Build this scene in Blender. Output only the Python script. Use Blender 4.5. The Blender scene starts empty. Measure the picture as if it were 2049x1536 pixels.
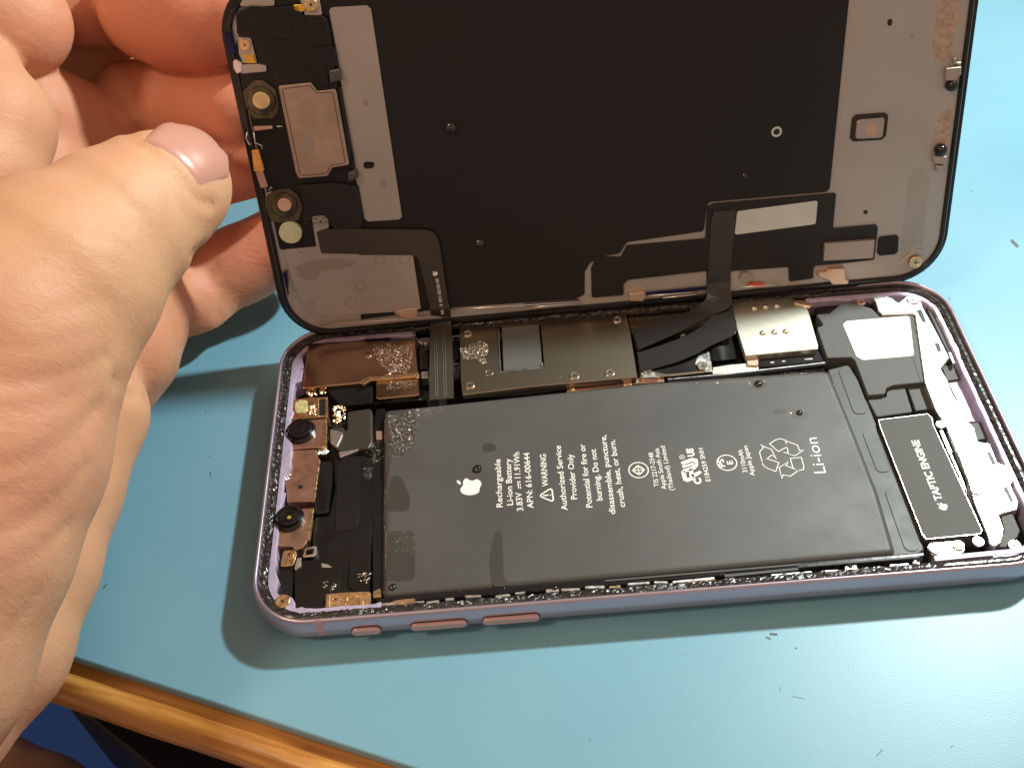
import bpy, bmesh, math, random
import numpy as np
from mathutils import Vector
C = bpy.context.scene
col = C.collection
random.seed(7)
MM = 0.001

# ---------------- camera, world, lamps, exposure ----------------
CAM = np.array([53.4425, -106.3109, 182.3747])
EUL = (0.7427656, 0.0610926, -0.0553514)
FPX = 2204.417
def rot(a, b, c):
    ca, sa, cb, sb, cc, sc = math.cos(a), math.sin(a), math.cos(b), math.sin(b), math.cos(c), math.sin(c)
    Rx = np.array([[1,0,0],[0,ca,-sa],[0,sa,ca]]); Ry = np.array([[cb,0,sb],[0,1,0],[-sb,0,cb]]); Rz = np.array([[cc,-sc,0],[sc,cc,0],[0,0,1]])
    return Rz @ Ry @ Rx
CM = rot(*EUL)
cd = bpy.data.cameras.new('camera'); co = bpy.data.objects.new('camera', cd); col.objects.link(co)
co.location = Vector(CAM * MM); co.rotation_euler = EUL
cd.sensor_width = 36; cd.lens = FPX / 2049 * 36; cd.clip_start = 0.005; cd.clip_end = 20
C.camera = co
C.view_settings.view_transform = 'Standard'; C.view_settings.look = 'None'; C.view_settings.exposure = 0; C.view_settings.gamma = 1

w = bpy.data.worlds.new('World'); C.world = w; w.use_nodes = True
nt = w.node_tree; nt.nodes.clear()
out = nt.nodes.new('ShaderNodeOutputWorld'); bg = nt.nodes.new('ShaderNodeBackground')
tc = nt.nodes.new('ShaderNodeTexCoord'); sp = nt.nodes.new('ShaderNodeSeparateXYZ')
nz = nt.nodes.new('ShaderNodeTexNoise'); nz.inputs['Scale'].default_value = 1.3; nz.inputs['Detail'].default_value = 1
rp = nt.nodes.new('ShaderNodeValToRGB')
rp.color_ramp.elements[0].position = .25; rp.color_ramp.elements[0].color = (.20, .125, .085, 1)
rp.color_ramp.elements[1].position = .8; rp.color_ramp.elements[1].color = (.80, .53, .38, 1)
mx = nt.nodes.new('ShaderNodeMath'); mx.operation = 'MULTIPLY_ADD'; mx.inputs[1].default_value = .30; 
nt.links.new(tc.outputs['Generated'], nz.inputs['Vector']); nt.links.new(tc.outputs['Generated'], sp.inputs[0])
my = nt.nodes.new('ShaderNodeMath'); my.operation = 'MULTIPLY_ADD'; my.inputs[1].default_value = -1.1
nt.links.new(sp.outputs['Y'], my.inputs[0]); nt.links.new(sp.outputs['Z'], my.inputs[2]); nt.links.new(my.outputs[0], mx.inputs[0]); nt.links.new(nz.outputs['Fac'], mx.inputs[2])
nt.links.new(mx.outputs[0], rp.inputs[0]); nt.links.new(rp.outputs[0], bg.inputs[0]); bg.inputs[1].default_value = 0.68
nt.links.new(bg.outputs[0], out.inputs[0])

def lamp(name, loc, target, size, power, color, sy=None):
    ld = bpy.data.lights.new(name, 'AREA'); ld.energy = power; ld.color = color
    ld.shape = 'ELLIPSE' if sy else 'DISK'; ld.size = size * MM
    if sy: ld.size_y = sy * MM
    o = bpy.data.objects.new(name, ld); col.objects.link(o)
    o.location = Vector(loc) * MM
    o.rotation_euler = (Vector(target) - Vector(loc)).to_track_quat('-Z', 'Y').to_euler()
    return o
lamp('bench_lamp', (265, 174, 275), (75, 30, 0), 22, 1.9, (.90, 1, .97))
lamp('ceiling_lamp', (-500, -250, 900), (40, 40, 0), 160, 3.2, (1, .80, .56))

# ---------------- frames: base plane and lid plane ----------------
W, H, RZ = 150.9, 75.7, 7.7
class Frame:
    def __init__(s, O, X, Y):
        s.O = np.array(O, float); s.X = np.array(X, float); s.Y = np.array(Y, float); s.Z = np.cross(s.X, s.Y)
    def un(s, px, py, w=0):
        d = CM @ np.array([(px-1024.5)/FPX, -(py-768)/FPX, -1.0])
        O = s.O + s.Z*w
        t = ((O-CAM) @ s.Z) / (d @ s.Z)
        q = CAM + d*t - O
        return (q @ s.X, q @ s.Y)
    def P(s, pts, w=0): return [s.un(x, y, w) for x, y in pts]
    def wd(s, u, v, w=0): return s.O + s.X*u + s.Y*v + s.Z*w
BASE = Frame((0,0,0), (1,0,0), (0,1,0))
_lm = rot(0,0,0.008535) @ rot(1.286304,0,0) @ rot(0,0,0.005195)
LID = Frame((0.793, 75.829, 8.551), _lm[:,0], _lm[:,1])
def campt(px, py, D):        # a point at depth D (mm) in front of the lens
    return CAM + CM @ np.array([(px-1024.5)/FPX, -(py-768)/FPX, -1.0]) * D

# ---------------- materials ----------------
def mat(name, color, rough=.5, metal=0, bump=0, bscale=1500, var=0, vscale=60, rvar=0, spec=.5, coat=0, aniso=0, sss=0, trans=0, color2=None):
    m = bpy.data.materials.new(name); m.use_nodes = True
    n = m.node_tree; b = n.nodes['Principled BSDF']
    b.inputs['Base Color'].default_value = (*color, 1); b.inputs['Roughness'].default_value = rough
    b.inputs['Metallic'].default_value = metal; b.inputs['Specular IOR Level'].default_value = spec
    b.inputs['Coat Weight'].default_value = coat; b.inputs['Transmission Weight'].default_value = trans
    t = n.nodes.new('ShaderNodeTexCoord')
    if var or color2:
        x = n.nodes.new('ShaderNodeTexNoise'); x.inputs['Scale'].default_value = vscale; x.inputs['Detail'].default_value = 5; x.inputs['Roughness'].default_value = .6
        n.links.new(t.outputs['Object'], x.inputs['Vector'])
        r = n.nodes.new('ShaderNodeValToRGB'); r.color_ramp.elements[0].position = .35; r.color_ramp.elements[1].position = .65
        c2 = color2 or tuple(c*(1+var) for c in color)
        c1 = color if color2 else tuple(c*(1-var) for c in color)
        r.color_ramp.elements[0].color = (*c1, 1); r.color_ramp.elements[1].color = (*c2, 1)
        n.links.new(x.outputs['Fac'], r.inputs[0]); n.links.new(r.outputs[0], b.inputs['Base Color'])
    if rvar:
        x = n.nodes.new('ShaderNodeTexNoise'); x.inputs['Scale'].default_value = vscale*2.3; x.inputs['Detail'].default_value = 6
        n.links.new(t.outputs['Object'], x.inputs['Vector'])
        r = n.nodes.new('ShaderNodeMapRange'); r.inputs[1].default_value = .3; r.inputs[2].default_value = .7
        r.inputs[3].default_value = max(.02, rough-rvar); r.inputs[4].default_value = rough+rvar
        n.links.new(x.outputs['Fac'], r.inputs[0]); n.links.new(r.outputs[0], b.inputs['Roughness'])
    if bump:
        x = n.nodes.new('ShaderNodeTexNoise'); x.inputs['Scale'].default_value = bscale; x.inputs['Detail'].default_value = 3
        n.links.new(t.outputs['Object'], x.inputs['Vector'])
        q = n.nodes.new('ShaderNodeBump'); q.inputs['Strength'].default_value = bump; q.inputs['Distance'].default_value = .0002
        n.links.new(x.outputs['Fac'], q.inputs['Height']); n.links.new(q.outputs[0], b.inputs['Normal'])
    if sss:
        b.inputs['Subsurface Weight'].default_value = sss; b.inputs['Subsurface Radius'].default_value = (1, .35, .15); b.inputs['Subsurface Scale'].default_value = .004
    return m
M = dict(
 frame=mat('lavender_aluminium', (.50,.42,.50), .32, .75, bump=.05, rvar=.05),
 wall=mat('lavender_milled', (.48,.40,.56), .5, .25, bump=.3, bscale=700, var=.12, vscale=300),
 gasket=mat('gritty_adhesive', (.018,.015,.013), .22, 0, bump=1.0, bscale=2600, var=.5, vscale=900, spec=.9),
 cavity=mat('cavity_black', (.010,.008,.007), .4, 0, bump=.4, bscale=900, var=.3, vscale=200),
 backglass=mat('back_glass', (.03,.05,.06), .08, 0),
 battery=mat('battery_wrap', (.064,.061,.056), .52, 0, bump=.05, bscale=5000, var=.10, vscale=45, rvar=.05, spec=.5),
 wing=mat('battery_wing', (.055,.055,.054), .50, 0, bump=.03, rvar=.05),
 tape=mat('black_tape', (.009,.008,.007), .33, 0, spec=.35, bump=.06, bscale=1200, rvar=.1, vscale=120),
 flex=mat('black_flex', (.013,.012,.011), .30, 0, spec=.4, bump=.04, rvar=.08),
 flexb=mat('flex_print', (.050,.041,.032), .36, .1, bump=.05),
 glossy=mat('gloss_black', (.012,.010,.010), .10, 0, bump=.03),
 screenback=mat('graphite_sheet', (.012,.0105,.010), .5, 0, bump=.06, bscale=3000, var=.08, vscale=40, spec=.35),
 plate=mat('lid_steel', (.45,.41,.375), .42, .55, bump=.08, bscale=2500, var=.06, vscale=60, rvar=.06),
 plate_w=mat('lid_window', (.62,.64,.60), .45, .3, bump=.05, var=.05, vscale=200),
 bronze=mat('bronze_shield', (.55,.38,.27), .20, 1, bump=.12, bscale=160, var=.08, vscale=70, rvar=.04),
 copper=mat('copper_plate', (.62,.40,.29), .34, .9, bump=.12, bscale=900, var=.10, vscale=200, rvar=.08),
 shield=mat('board_shield', (.44,.36,.27), .32, 1, bump=.07, bscale=4500, var=.03, vscale=1500, rvar=.0),
 sim=mat('sim_steel', (.70,.68,.56), .40, 1, bump=.18, bscale=3500, var=.05, vscale=600, rvar=.03),
 steel=mat('bright_steel', (.80,.79,.76), .33, 1, bump=.25, bscale=900, rvar=.08, vscale=300),
 gold=mat('gold_plate', (.80,.58,.33), .30, 1, bump=.5, bscale=1600, var=.15, vscale=500, rvar=.1),
 rose=mat('rose_clip', (.72,.50,.38), .34, .8, bump=.3, bscale=1800),
 screw=mat('screw_steel', (.72,.66,.58), .28, 1, bump=.25, bscale=1500),
 dark=mat('recess_dark', (.012,.010,.010), .5),
 greytape=mat('grey_tape', (.085,.085,.080), .58, 0, bump=.09, bscale=5000, var=.08, vscale=1500, spec=.35),
 label=mat('white_label', (.82,.82,.80), .35, .0, bump=.05),
 taptic=mat('taptic_steel', (.068,.066,.058), .60, 0, bump=.06, bscale=5000, var=.05, vscale=1500, spec=.3),
 white=mat('white_ink', (.78,.76,.70), .5),
 orange=mat('orange_flex', (.80,.36,.08), .45, 0, var=.15, vscale=400),
 goldpad=mat('gold_pad', (.78,.45,.06), .35, .4, var=.15, vscale=500),
 yellow=mat('flash_yellow', (.60,.55,.24), .4, .2, bump=.9, bscale=1300, var=.2, vscale=500),
 lens=mat('lens_black', (.006,.006,.007), .22, 0, spec=.6),
 lensglass=mat('lens_glass', (.01,.012,.02), .02, 0, spec=1, coat=1),
 amber=mat('lens_amber', (.55,.42,.06), .15, .3),
 disc_gold=mat('disc_gold', (.70,.56,.30), .3, .6, var=.15, vscale=600),
 disc_pink=mat('disc_pink', (.72,.45,.34), .4, .2),
 disc_cream=mat('disc_cream', (.60,.62,.42), .5, 0, var=.08, vscale=400),
 olive=mat('olive_ring', (.10,.085,.05), .25, .5, var=.3, vscale=500),
 chip=mat('chip_grey', (.13,.13,.12), .28, .2),
 chiplid=mat('chip_steel', (.44,.38,.34), .36, .6, bump=.1),
 tan=mat('tan_square', (.50,.32,.22), .5, 0, var=.1, vscale=900),
 red=mat('red_sticker', (.75,.06,.06), .45),
 blue=mat('indigo_coat_glint', (.012,.010,.07), .12, .5),  # latch colour; on the thin strips and edge lines it paints blue reflections
 rail=mat('rail_black', (.009,.009,.010), .25, .1, bump=.2, bscale=500),
 stain=mat('dried_drop', (.30,.26,.22), .35, .5),
 copperres=mat('copper_residue', (.50,.35,.26), .5, .5, bump=.8, bscale=1500, var=.2, vscale=900),
 button=mat('pink_button', (.70,.46,.46), .30, .6),
 antenna=mat('antenna_band', (.42,.28,.31), .5, 0),
 water=mat('water', (.012,.011,.010), .02, 0, coat=1),
 ribbon=mat('ribbon_film', (.026,.024,.023), .24, 0, bump=.03, spec=.7),
 trace=mat('ribbon_trace', (.13,.11,.085), .35),
 wet=mat('wet_patch', (.040,.034,.028), .30, 0, bump=.1),
)

# ---------------- objects and mesh helpers ----------------
ORG = {}
def tag(o, label=None, cat=None, group=None, kind=None):
    for k, v in (('label', label), ('category', cat), ('group', group), ('kind', kind)):
        if v: o[k] = v
    return o
def thing(name, label, cat, loc=(0,0,0), group=None):
    o = bpy.data.objects.new(name, None); o.empty_display_size = .01; col.objects.link(o); o.location = Vector(loc)*MM
    ORG[o.name] = np.array(loc, float)
    return tag(o, label, cat, group)
def link(name, bm, m, parent=None, smooth=False, origin=None):
    """bmesh in world millimetres -> one object in metres"""
    og = ORG[parent.name] if parent else np.array(origin if origin is not None else (0,0,0), float)
    for v in bm.verts: v.co = (v.co - Vector(og)) * MM
    me = bpy.data.meshes.new(name); bm.to_mesh(me); bm.free()
    for mm_ in (m if isinstance(m, (list, tuple)) else [m]): me.materials.append(M[mm_] if isinstance(mm_, str) else mm_)
    if smooth:
        for p in me.polygons: p.use_smooth = True
    o = bpy.data.objects.new(name, me); col.objects.link(o)
    if parent: o.parent = parent
    else: o.location = Vector(og)*MM
    ORG[o.name] = og
    return o
def area2(p): return sum(p[i][0]*p[(i+1)%len(p)][1]-p[(i+1)%len(p)][0]*p[i][1] for i in range(len(p)))
def rnd(pts, r, seg=5):
    """round the corners of a polygon; r a number or a list"""
    n = len(pts); o = []
    for i in range(n):
        p = np.array(pts[i], float); a = np.array(pts[i-1], float)-p; b = np.array(pts[(i+1)%n], float)-p
        la, lb = np.linalg.norm(a), np.linalg.norm(b); ri = r[i] if isinstance(r, (list, tuple)) else r
        if ri <= 0 or la < 1e-6 or lb < 1e-6: o.append(tuple(p)); continue
        a /= la; b /= lb; cs = max(-1, min(1, a@b)); ang = math.acos(cs)
        if ang > 3.0: o.append(tuple(p)); continue
        t = min(ri/math.tan(ang/2), la*.48, lb*.48); rr = t*math.tan(ang/2)
        c = p + (a+b)/np.linalg.norm(a+b)*rr/math.sin(ang/2)
        p0 = p+a*t-c; p1 = p+b*t-c
        a0 = math.atan2(p0[1], p0[0]); a1 = math.atan2(p1[1], p1[0]); d = (a1-a0+math.pi) % (2*math.pi)-math.pi
        for k in range(seg+1): o.append((c[0]+rr*math.cos(a0+d*k/seg), c[1]+rr*math.sin(a0+d*k/seg)))
    return o
def inset(pts, d):
    n = len(pts); s = 1 if area2(pts) > 0 else -1; o = []
    for i in range(n):
        p = np.array(pts[i], float); a = p-np.array(pts[i-1]); b = np.array(pts[(i+1)%n])-p
        a /= np.linalg.norm(a)+1e-12; b /= np.linalg.norm(b)+1e-12
        na = np.array([-a[1], a[0]])*s; nb = np.array([-b[1], b[0]])*s; m = na+nb; q = m@m
        m = na if q < .2 else m*(2/q)
        o.append(tuple(p+m*d))
    return o
def ring(bm, fr, pts, w): return [bm.verts.new(fr.wd(x, y, w)) for x, y in pts]
def bridge(bm, a, b):
    n = len(a); return [bm.faces.new((a[i], a[(i+1)%n], b[(i+1)%n], b[i])) for i in range(n)]
def slab_bm(bm, pts, fr, w0, w1, bev=.12, seg=1, bottom=False):
    if area2(pts) < 0: pts = pts[::-1]
    bev = min(bev, abs(w1-w0)*.9)
    r0 = ring(bm, fr, pts, w0); prev = ring(bm, fr, pts, w1-bev); bridge(bm, r0, prev)
    for k in range(1, seg+1):
        a = k/seg*math.pi/2
        nx = ring(bm, fr, inset(pts, bev*(1-math.cos(a)) if seg > 1 else bev), w1-bev+bev*math.sin(a))
        bridge(bm, prev, nx); prev = nx
    bm.faces.new(prev)
    if bottom: bm.faces.new(r0[::-1])
def slab(name, pts, fr, w0, w1, m, parent, r=.4, bev=.12, seg=1, px=True, holes=None):
    if px: pts = fr.P(pts, w1)
    pts = rnd(pts, r)
    bm = bmesh.new()
    if not holes: slab_bm(bm, pts, fr, w0, w1, bev, seg)
    else:
        if area2(pts) < 0: pts = pts[::-1]
        r0 = ring(bm, fr, pts, w0); r1 = ring(bm, fr, pts, w1-bev); r2 = ring(bm, fr, inset(pts, bev), w1); bridge(bm, r0, r1); bridge(bm, r1, r2)
        ed = [bm.edges.get((r2[i], r2[(i+1)%len(r2)])) for i in range(len(r2))]
        for h, hr in holes:
            hp = rnd(fr.P(h, w1) if px else h, hr)
            if area2(hp) < 0: hp = hp[::-1]
            h2 = ring(bm, fr, hp, w1); h1 = ring(bm, fr, hp, w0); bridge(bm, h2, h1)
            ed += [bm.edges.get((h2[i], h2[(i+1)%len(h2)])) for i in range(len(h2))]
        bmesh.ops.triangle_fill(bm, use_beauty=True, use_dissolve=False, edges=ed)
        bmesh.ops.recalc_face_normals(bm, faces=bm.faces)
    return link(name, bm, m, parent)
def circ(cx, cy, r, n=28, ry=None): return [(cx+r*math.cos(2*math.pi*k/n), cy+(ry or r)*math.sin(2*math.pi*k/n)) for k in range(n)]
def lathe_bm(bm, fr, cx, cy, prof, n=28):
    prev = None
    for r, w in prof:
        if r < 1e-5:
            v = bm.verts.new(fr.wd(cx, cy, w))
            if prev: [bm.faces.new((prev[i], prev[(i+1)%n], v)) for i in range(n)]
            prev = None; continue
        cur = ring(bm, fr, circ(cx, cy, r, n), w)
        if prev: bridge(bm, prev, cur)
        prev = cur
def lathe(name, px, py, fr, w, prof, m, parent, n=28, smooth=False, pxl=True):
    cx, cy = fr.un(px, py, w) if pxl else (px, py)
    bm = bmesh.new(); lathe_bm(bm, fr, cx, cy, prof, n)
    bmesh.ops.recalc_face_normals(bm, faces=bm.faces)
    return link(name, bm, m, parent, smooth)
def screw(px, py, r, fr, w, parent, m='screw', star=4):
    cx, cy = fr.un(px, py, w)
    bm = bmesh.new()
    lathe_bm(bm, fr, cx, cy, [(r, w-.5), (r, w-.12), (r*.9, w), (r*.62, w), (r*.55, w-.10), (0, w-.12)], 22)
    nf = len(bm.faces); a0 = random.random()*3
    pts = []
    for k in range(star*2):
        rr = r*.42 if k % 2 == 0 else r*.13
        pts.append((cx+rr*math.cos(a0+math.pi*k/star), cy+rr*math.sin(a0+math.pi*k/star)))
    bm.faces.new(ring(bm, fr, pts, w-.09))
    bm.faces.ensure_lookup_table()
    for f in bm.faces[nf:]: f.material_index = 1
    bmesh.ops.recalc_face_normals(bm, faces=bm.faces)
    return link('screw', bm, [m, 'dark'], parent)
def boxes(name, lst, fr, m, parent, bev=.08):
    """small raised pieces, each a part of its own: (px polygon, w0, w1)"""
    for pts, w0, w1 in lst:
        bm = bmesh.new(); slab_bm(bm, rnd(fr.P(pts, w1), .12, 2), fr, w0, w1, bev); link(name, bm, m, parent)
def q4(x0, y0, x1, y1, hw):
    """thin quad round a pixel line, hw half width in px"""
    d = math.hypot(x1-x0, y1-y0); nx, ny = -(y1-y0)/d*hw, (x1-x0)/d*hw
    return [(x0+nx, y0+ny), (x1+nx, y1+ny), (x1-nx, y1-ny), (x0-nx, y0-ny)]
def wire_bm(bm, P, r, n=8, cap=True):
    """tube through world points"""
    P = [Vector(p) for p in P]; rings = []
    for i, p in enumerate(P):
        t = (P[min(i+1, len(P)-1)]-P[max(i-1, 0)]).normalized()
        a = t.orthogonal().normalized() if i == 0 else (A - t*A.dot(t)).normalized()
        A = a; b = t.cross(a); rr = r[i] if isinstance(r, (list, tuple)) else r
        rings.append([bm.verts.new(p+a*rr*math.cos(2*math.pi*k/n)+b*rr*math.sin(2*math.pi*k/n)) for k in range(n)])
    for x, y in zip(rings, rings[1:]): bridge(bm, x, y)
    if cap: bm.faces.new(rings[0][::-1]); bm.faces.new(rings[-1])
def ribbon(name, L, R, m, parent, th=.12):
    """thin flexible strip between two lists of world points, with thickness"""
    bm = bmesh.new(); A = [Vector(p) for p in L]; B = [Vector(p) for p in R]; n = len(A); top = []; bot = []
    for i in range(n):
        t = (A[min(i+1, n-1)]-A[max(i-1, 0)]); nn = t.cross(B[i]-A[i]).normalized()*th
        top.append([bm.verts.new(A[i]), bm.verts.new(A[i].lerp(B[i], .5)), bm.verts.new(B[i])]); bot.append([bm.verts.new(A[i]-nn), bm.verts.new(A[i].lerp(B[i], .5)-nn), bm.verts.new(B[i]-nn)])
    for i in range(n-1):
        for k in (0, 1):
            bm.faces.new((top[i][k], top[i][k+1], top[i+1][k+1], top[i+1][k])); bm.faces.new((bot[i][k+1], bot[i][k], bot[i+1][k], bot[i+1][k+1]))
        bm.faces.new((top[i][0], top[i+1][0], bot[i+1][0], bot[i][0])); bm.faces.new((top[i+1][2], top[i][2], bot[i][2], bot[i+1][2]))
    for i in (0, n-1): bm.faces.new((top[i][0], top[i][1], top[i][2], bot[i][2], bot[i][1], bot[i][0]))
    bmesh.ops.recalc_face_normals(bm, faces=bm.faces)
    return link(name, bm, m, parent, smooth=False)
def smoothpath(P, n=6):
    P = [np.array(p, float) for p in P]; o = []
    for i in range(len(P)-1):
        p0, p1, p2, p3 = P[max(i-1, 0)], P[i], P[i+1], P[min(i+2, len(P)-1)]
        for k in range(n):
            t = k/n; o.append(.5*((2*p1)+(-p0+p2)*t+(2*p0-5*p1+4*p2-p3)*t*t+(-p0+3*p1-3*p2+p3)*t**3))
    o.append(P[-1]); return o
# lettering: built-in font turned into a flat mesh, laid between two photographed points
def text_bm(bm, s, a, b, fr, w, h, bold=0.0, px=True):
    cu = bpy.data.curves.new('t', 'FONT'); cu.body = s; cu.size = 1; cu.offset = bold; cu.resolution_u = 3
    ob = bpy.data.objects.new('t', cu); col.objects.link(ob)
    me = bpy.data.meshes.new_from_object(ob.evaluated_get(bpy.context.evaluated_depsgraph_get()))
    bpy.data.objects.remove(ob)
    xs = [v.co.x for v in me.vertices]; x0, x1 = min(xs), max(xs)
    A = np.array(fr.un(*a, w) if px else a); B = np.array(fr.un(*b, w) if px else b); L = np.linalg.norm(B-A); ux = (B-A)/L; uy = np.array([-ux[1], ux[0]])
    k = h/.69; vs = []
    for v in me.vertices:
        q = A+ux*(v.co.x-x0)/(x1-x0)*L+uy*v.co.y*k; vs.append(bm.verts.new(fr.wd(q[0], q[1], w)))
    for p in me.polygons:
        try: bm.faces.new([vs[i] for i in p.vertices])
        except ValueError: pass
    bpy.data.meshes.remove(me)
def stroke_bm(bm, pts, fr, w, hw, closed=False, px=True):
    P = [np.array(p) for p in (fr.P(pts, w) if px else pts)]; n = len(P); L = []; R = []
    for i in range(n):
        if closed: a, b = P[i]-P[i-1], P[(i+1)%n]-P[i]
        else: a = P[i]-P[max(i-1, 0)]; b = P[min(i+1, n-1)]-P[i]; a = b if i == 0 else a; b = a if i == n-1 else b
        a = a/(np.linalg.norm(a)+1e-9); b = b/(np.linalg.norm(b)+1e-9); t = a+b; q = np.linalg.norm(t)
        t = a if q < .3 else t/q; nn = np.array([-t[1], t[0]])*hw/max(.45, abs(t@a))
        L.append(bm.verts.new(fr.wd(*(P[i]+nn), w))); R.append(bm.verts.new(fr.wd(*(P[i]-nn), w)))
    for i in range(n if closed else n-1):
        j = (i+1) % n; bm.faces.new((L[i], L[j], R[j], R[i]))
def fill_bm(bm, pts, fr, w, px=True, r=0):
    P = fr.P(pts, w) if px else pts
    if r: P = rnd(P, r)
    bm.faces.new(ring(bm, fr, P, w))
def up_faces(bm, fr):
    for f in bm.faces:
        f.normal_update()
        if f.normal.dot(Vector(fr.Z)) < 0: f.normal_flip()
APPLE = [(0,-.46),(-.10,-.49),(-.22,-.50),(-.34,-.40),(-.43,-.22),(-.46,-.02),(-.42,.16),(-.33,.26),(-.20,.30),(-.10,.27),(0,.235),(.10,.27),(.22,.30),(.33,.26),(.39,.19),(.32,.10),(.29,-.02),(.33,-.15),(.43,-.22),(.36,-.38),(.24,-.49),(.12,-.49)]
LEAF = [(0,.33),(.02,.45),(.09,.54),(.20,.58),(.19,.47),(.11,.37)]
def emblem_bm(bm, cx, cy, ang, s, fr, w):
    """fruit emblem centred in frame mm, 'up' turned by ang"""
    c, sn = math.cos(ang), math.sin(ang)
    for poly in (APPLE, LEAF):
        q = rnd([(cx+s*(x*c-y*sn), cy+s*(x*sn+y*c)) for x, y in poly], s*.2, 3); bm.faces.new(ring(bm, fr, q, w))

# ---------------- the bench: mat, wooden edging, floor ----------------
def mat_mat():
    m = mat('bench_mat', (.2,.4,.5), .40, 0, spec=.5)
    n = m.node_tree; b = n.nodes['Principled BSDF']; t = n.nodes.new('ShaderNodeTexCoord')
    def noise(s, d, r=.5):
        x = n.nodes.new('ShaderNodeTexNoise'); x.inputs['Scale'].default_value = s; x.inputs['Detail'].default_value = d; x.inputs['Roughness'].default_value = r
        n.links.new(t.outputs['Object'], x.inputs['Vector']); return x
    a = noise(14, 4); f = noise(3200, 2); g = noise(160, 6, .7)
    r = n.nodes.new('ShaderNodeValToRGB'); r.color_ramp.elements[0].position = .3; r.color_ramp.elements[1].position = .7
    r.color_ramp.elements[0].color = (.15,.335,.45,1); r.color_ramp.elements[1].color = (.185,.385,.475,1)
    n.links.new(a.outputs['Fac'], r.inputs[0])
    s = n.nodes.new('ShaderNodeValToRGB'); s.color_ramp.elements[0].position = .70; s.color_ramp.elements[1].position = .76
    s.color_ramp.elements[0].color = (0,0,0,1); s.color_ramp.elements[1].color = (.55,.55,.55,1)
    n.links.new(g.outputs['Fac'], s.inputs[0])
    mx = n.nodes.new('ShaderNodeMixRGB'); mx.inputs[2].default_value = (.10,.20,.22,1)
    n.links.new(s.outputs[0], mx.inputs[0]); n.links.new(r.outputs[0], mx.inputs[1]); n.links.new(mx.outputs[0], b.inputs['Base Color'])
    ad = n.nodes.new('ShaderNodeMath'); ad.operation = 'MULTIPLY_ADD'; ad.inputs[1].default_value = 1.6
    n.links.new(f.outputs['Fac'], ad.inputs[0]); n.links.new(g.outputs['Fac'], ad.inputs[2])
    q = n.nodes.new('ShaderNodeBump'); q.inputs['Strength'].default_value = .07; q.inputs['Distance'].default_value = .0002
    n.links.new(ad.outputs[0], q.inputs['Height']); n.links.new(q.outputs[0], b.inputs['Normal'])
    return m
M['mat'] = mat_mat()
e0 = np.array(BASE.un(125, 1303)); e1 = np.array(BASE.un(830, 1532)); ed = (e1-e0)/np.linalg.norm(e1-e0); en = np.array([ed[1], -ed[0]])   # en points to the viewer's side
if en[1] > 0: en = -en
def bench_strip(name, prof, m, closed=False):
    """profile (distance past the mat edge, height) swept along the bench edge"""
    bm = bmesh.new(); a = e0-ed*180; b = e0+ed*420
    n = 60; prev = None
    for k in range(n+1):
        c = a+(b-a)*k/n; cur = [bm.verts.new((*(c+en*(s+(.12*math.sin(k*1.7)+.08*math.sin(k*3.9) if 0 < i < len(prof)-1 else 0))), z)) for i, (s, z) in enumerate(prof)]
        if prev:
            for i in range(len(prof)-1): bm.faces.new((prev[i], prev[i+1], cur[i+1], cur[i]))
        prev = cur
    bmesh.ops.recalc_face_normals(bm, faces=bm.faces)
    return link(name, bm, m, smooth=True)
bm = bmesh.new(); a = e0-ed*500; b = e0+ed*800; far = -en*900
pr = [(0,0),(.25,-.15),(.35,-.5),(.35,-2.2)]
prev = None
for c in (a, b):
    cur = [bm.verts.new((*(c+far), 0))]+[bm.verts.new((*(c+en*s), z)) for s, z in pr]
    if prev: [bm.faces.new((prev[i], prev[i+1], cur[i+1], cur[i])) for i in range(len(pr))]
    prev = cur
bmesh.ops.recalc_face_normals(bm, faces=bm.faces)
tag(link('tabletop', bm, 'mat'), kind='structure')
def wood_mat():
    m = mat('varnished_wood', (.5,.22,.05), .38, 0, spec=.5)
    n = m.node_tree; b = n.nodes['Principled BSDF']; t = n.nodes.new('ShaderNodeTexCoord'); mp = n.nodes.new('ShaderNodeMapping')
    mp.inputs['Rotation'].default_value = (0, 0, -math.atan2(ed[1], ed[0])); 
    mp2 = n.nodes.new('ShaderNodeMapping'); mp2.inputs['Scale'].default_value = (26, 420, 420)
    n.links.new(t.outputs['Object'], mp.inputs[0]); n.links.new(mp.outputs[0], mp2.inputs[0])
    x = n.nodes.new('ShaderNodeTexNoise'); x.inputs['Scale'].default_value = 1; x.inputs['Detail'].default_value = 6; x.inputs['Distortion'].default_value = .6
    n.links.new(mp2.outputs[0], x.inputs['Vector'])
    r = n.nodes.new('ShaderNodeValToRGB'); e = r.color_ramp.elements
    e[0].position = .34; e[0].color = (.28,.10,.022,1); e[1].position = .66; e[1].color = (.72,.36,.09,1)
    k = e.new(.5); k.color = (.50,.21,.04,1)
    n.links.new(x.outputs['Fac'], r.inputs[0]); n.links.new(r.outputs[0], b.inputs['Base Color'])
    y = n.nodes.new('ShaderNodeTexNoise'); y.inputs['Scale'].default_value = 120; y.inputs['Detail'].default_value = 6
    n.links.new(t.outputs['Object'], y.inputs['Vector'])
    q = n.nodes.new('ShaderNodeBump'); q.inputs['Strength'].default_value = .5; q.inputs['Distance'].default_value = .0008
    n.links.new(y.outputs['Fac'], q.inputs['Height']); n.links.new(q.outputs[0], b.inputs['Normal'])
    return m
M['wood'] = wood_mat()
wd = bench_strip('wooden_edging', [(-3,-2.4),(1.6,-2.4),(4.6,-2.6),(5.6,-3.1),(6.4,-4.2),(6.7,-6),(6.7,-9),(6.2,-10.2),(4,-11),(-3,-11)], 'wood')
tag(wd, 'varnished orange brown wooden edging strip along the near side of the blue mat', 'wooden edging')
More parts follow.
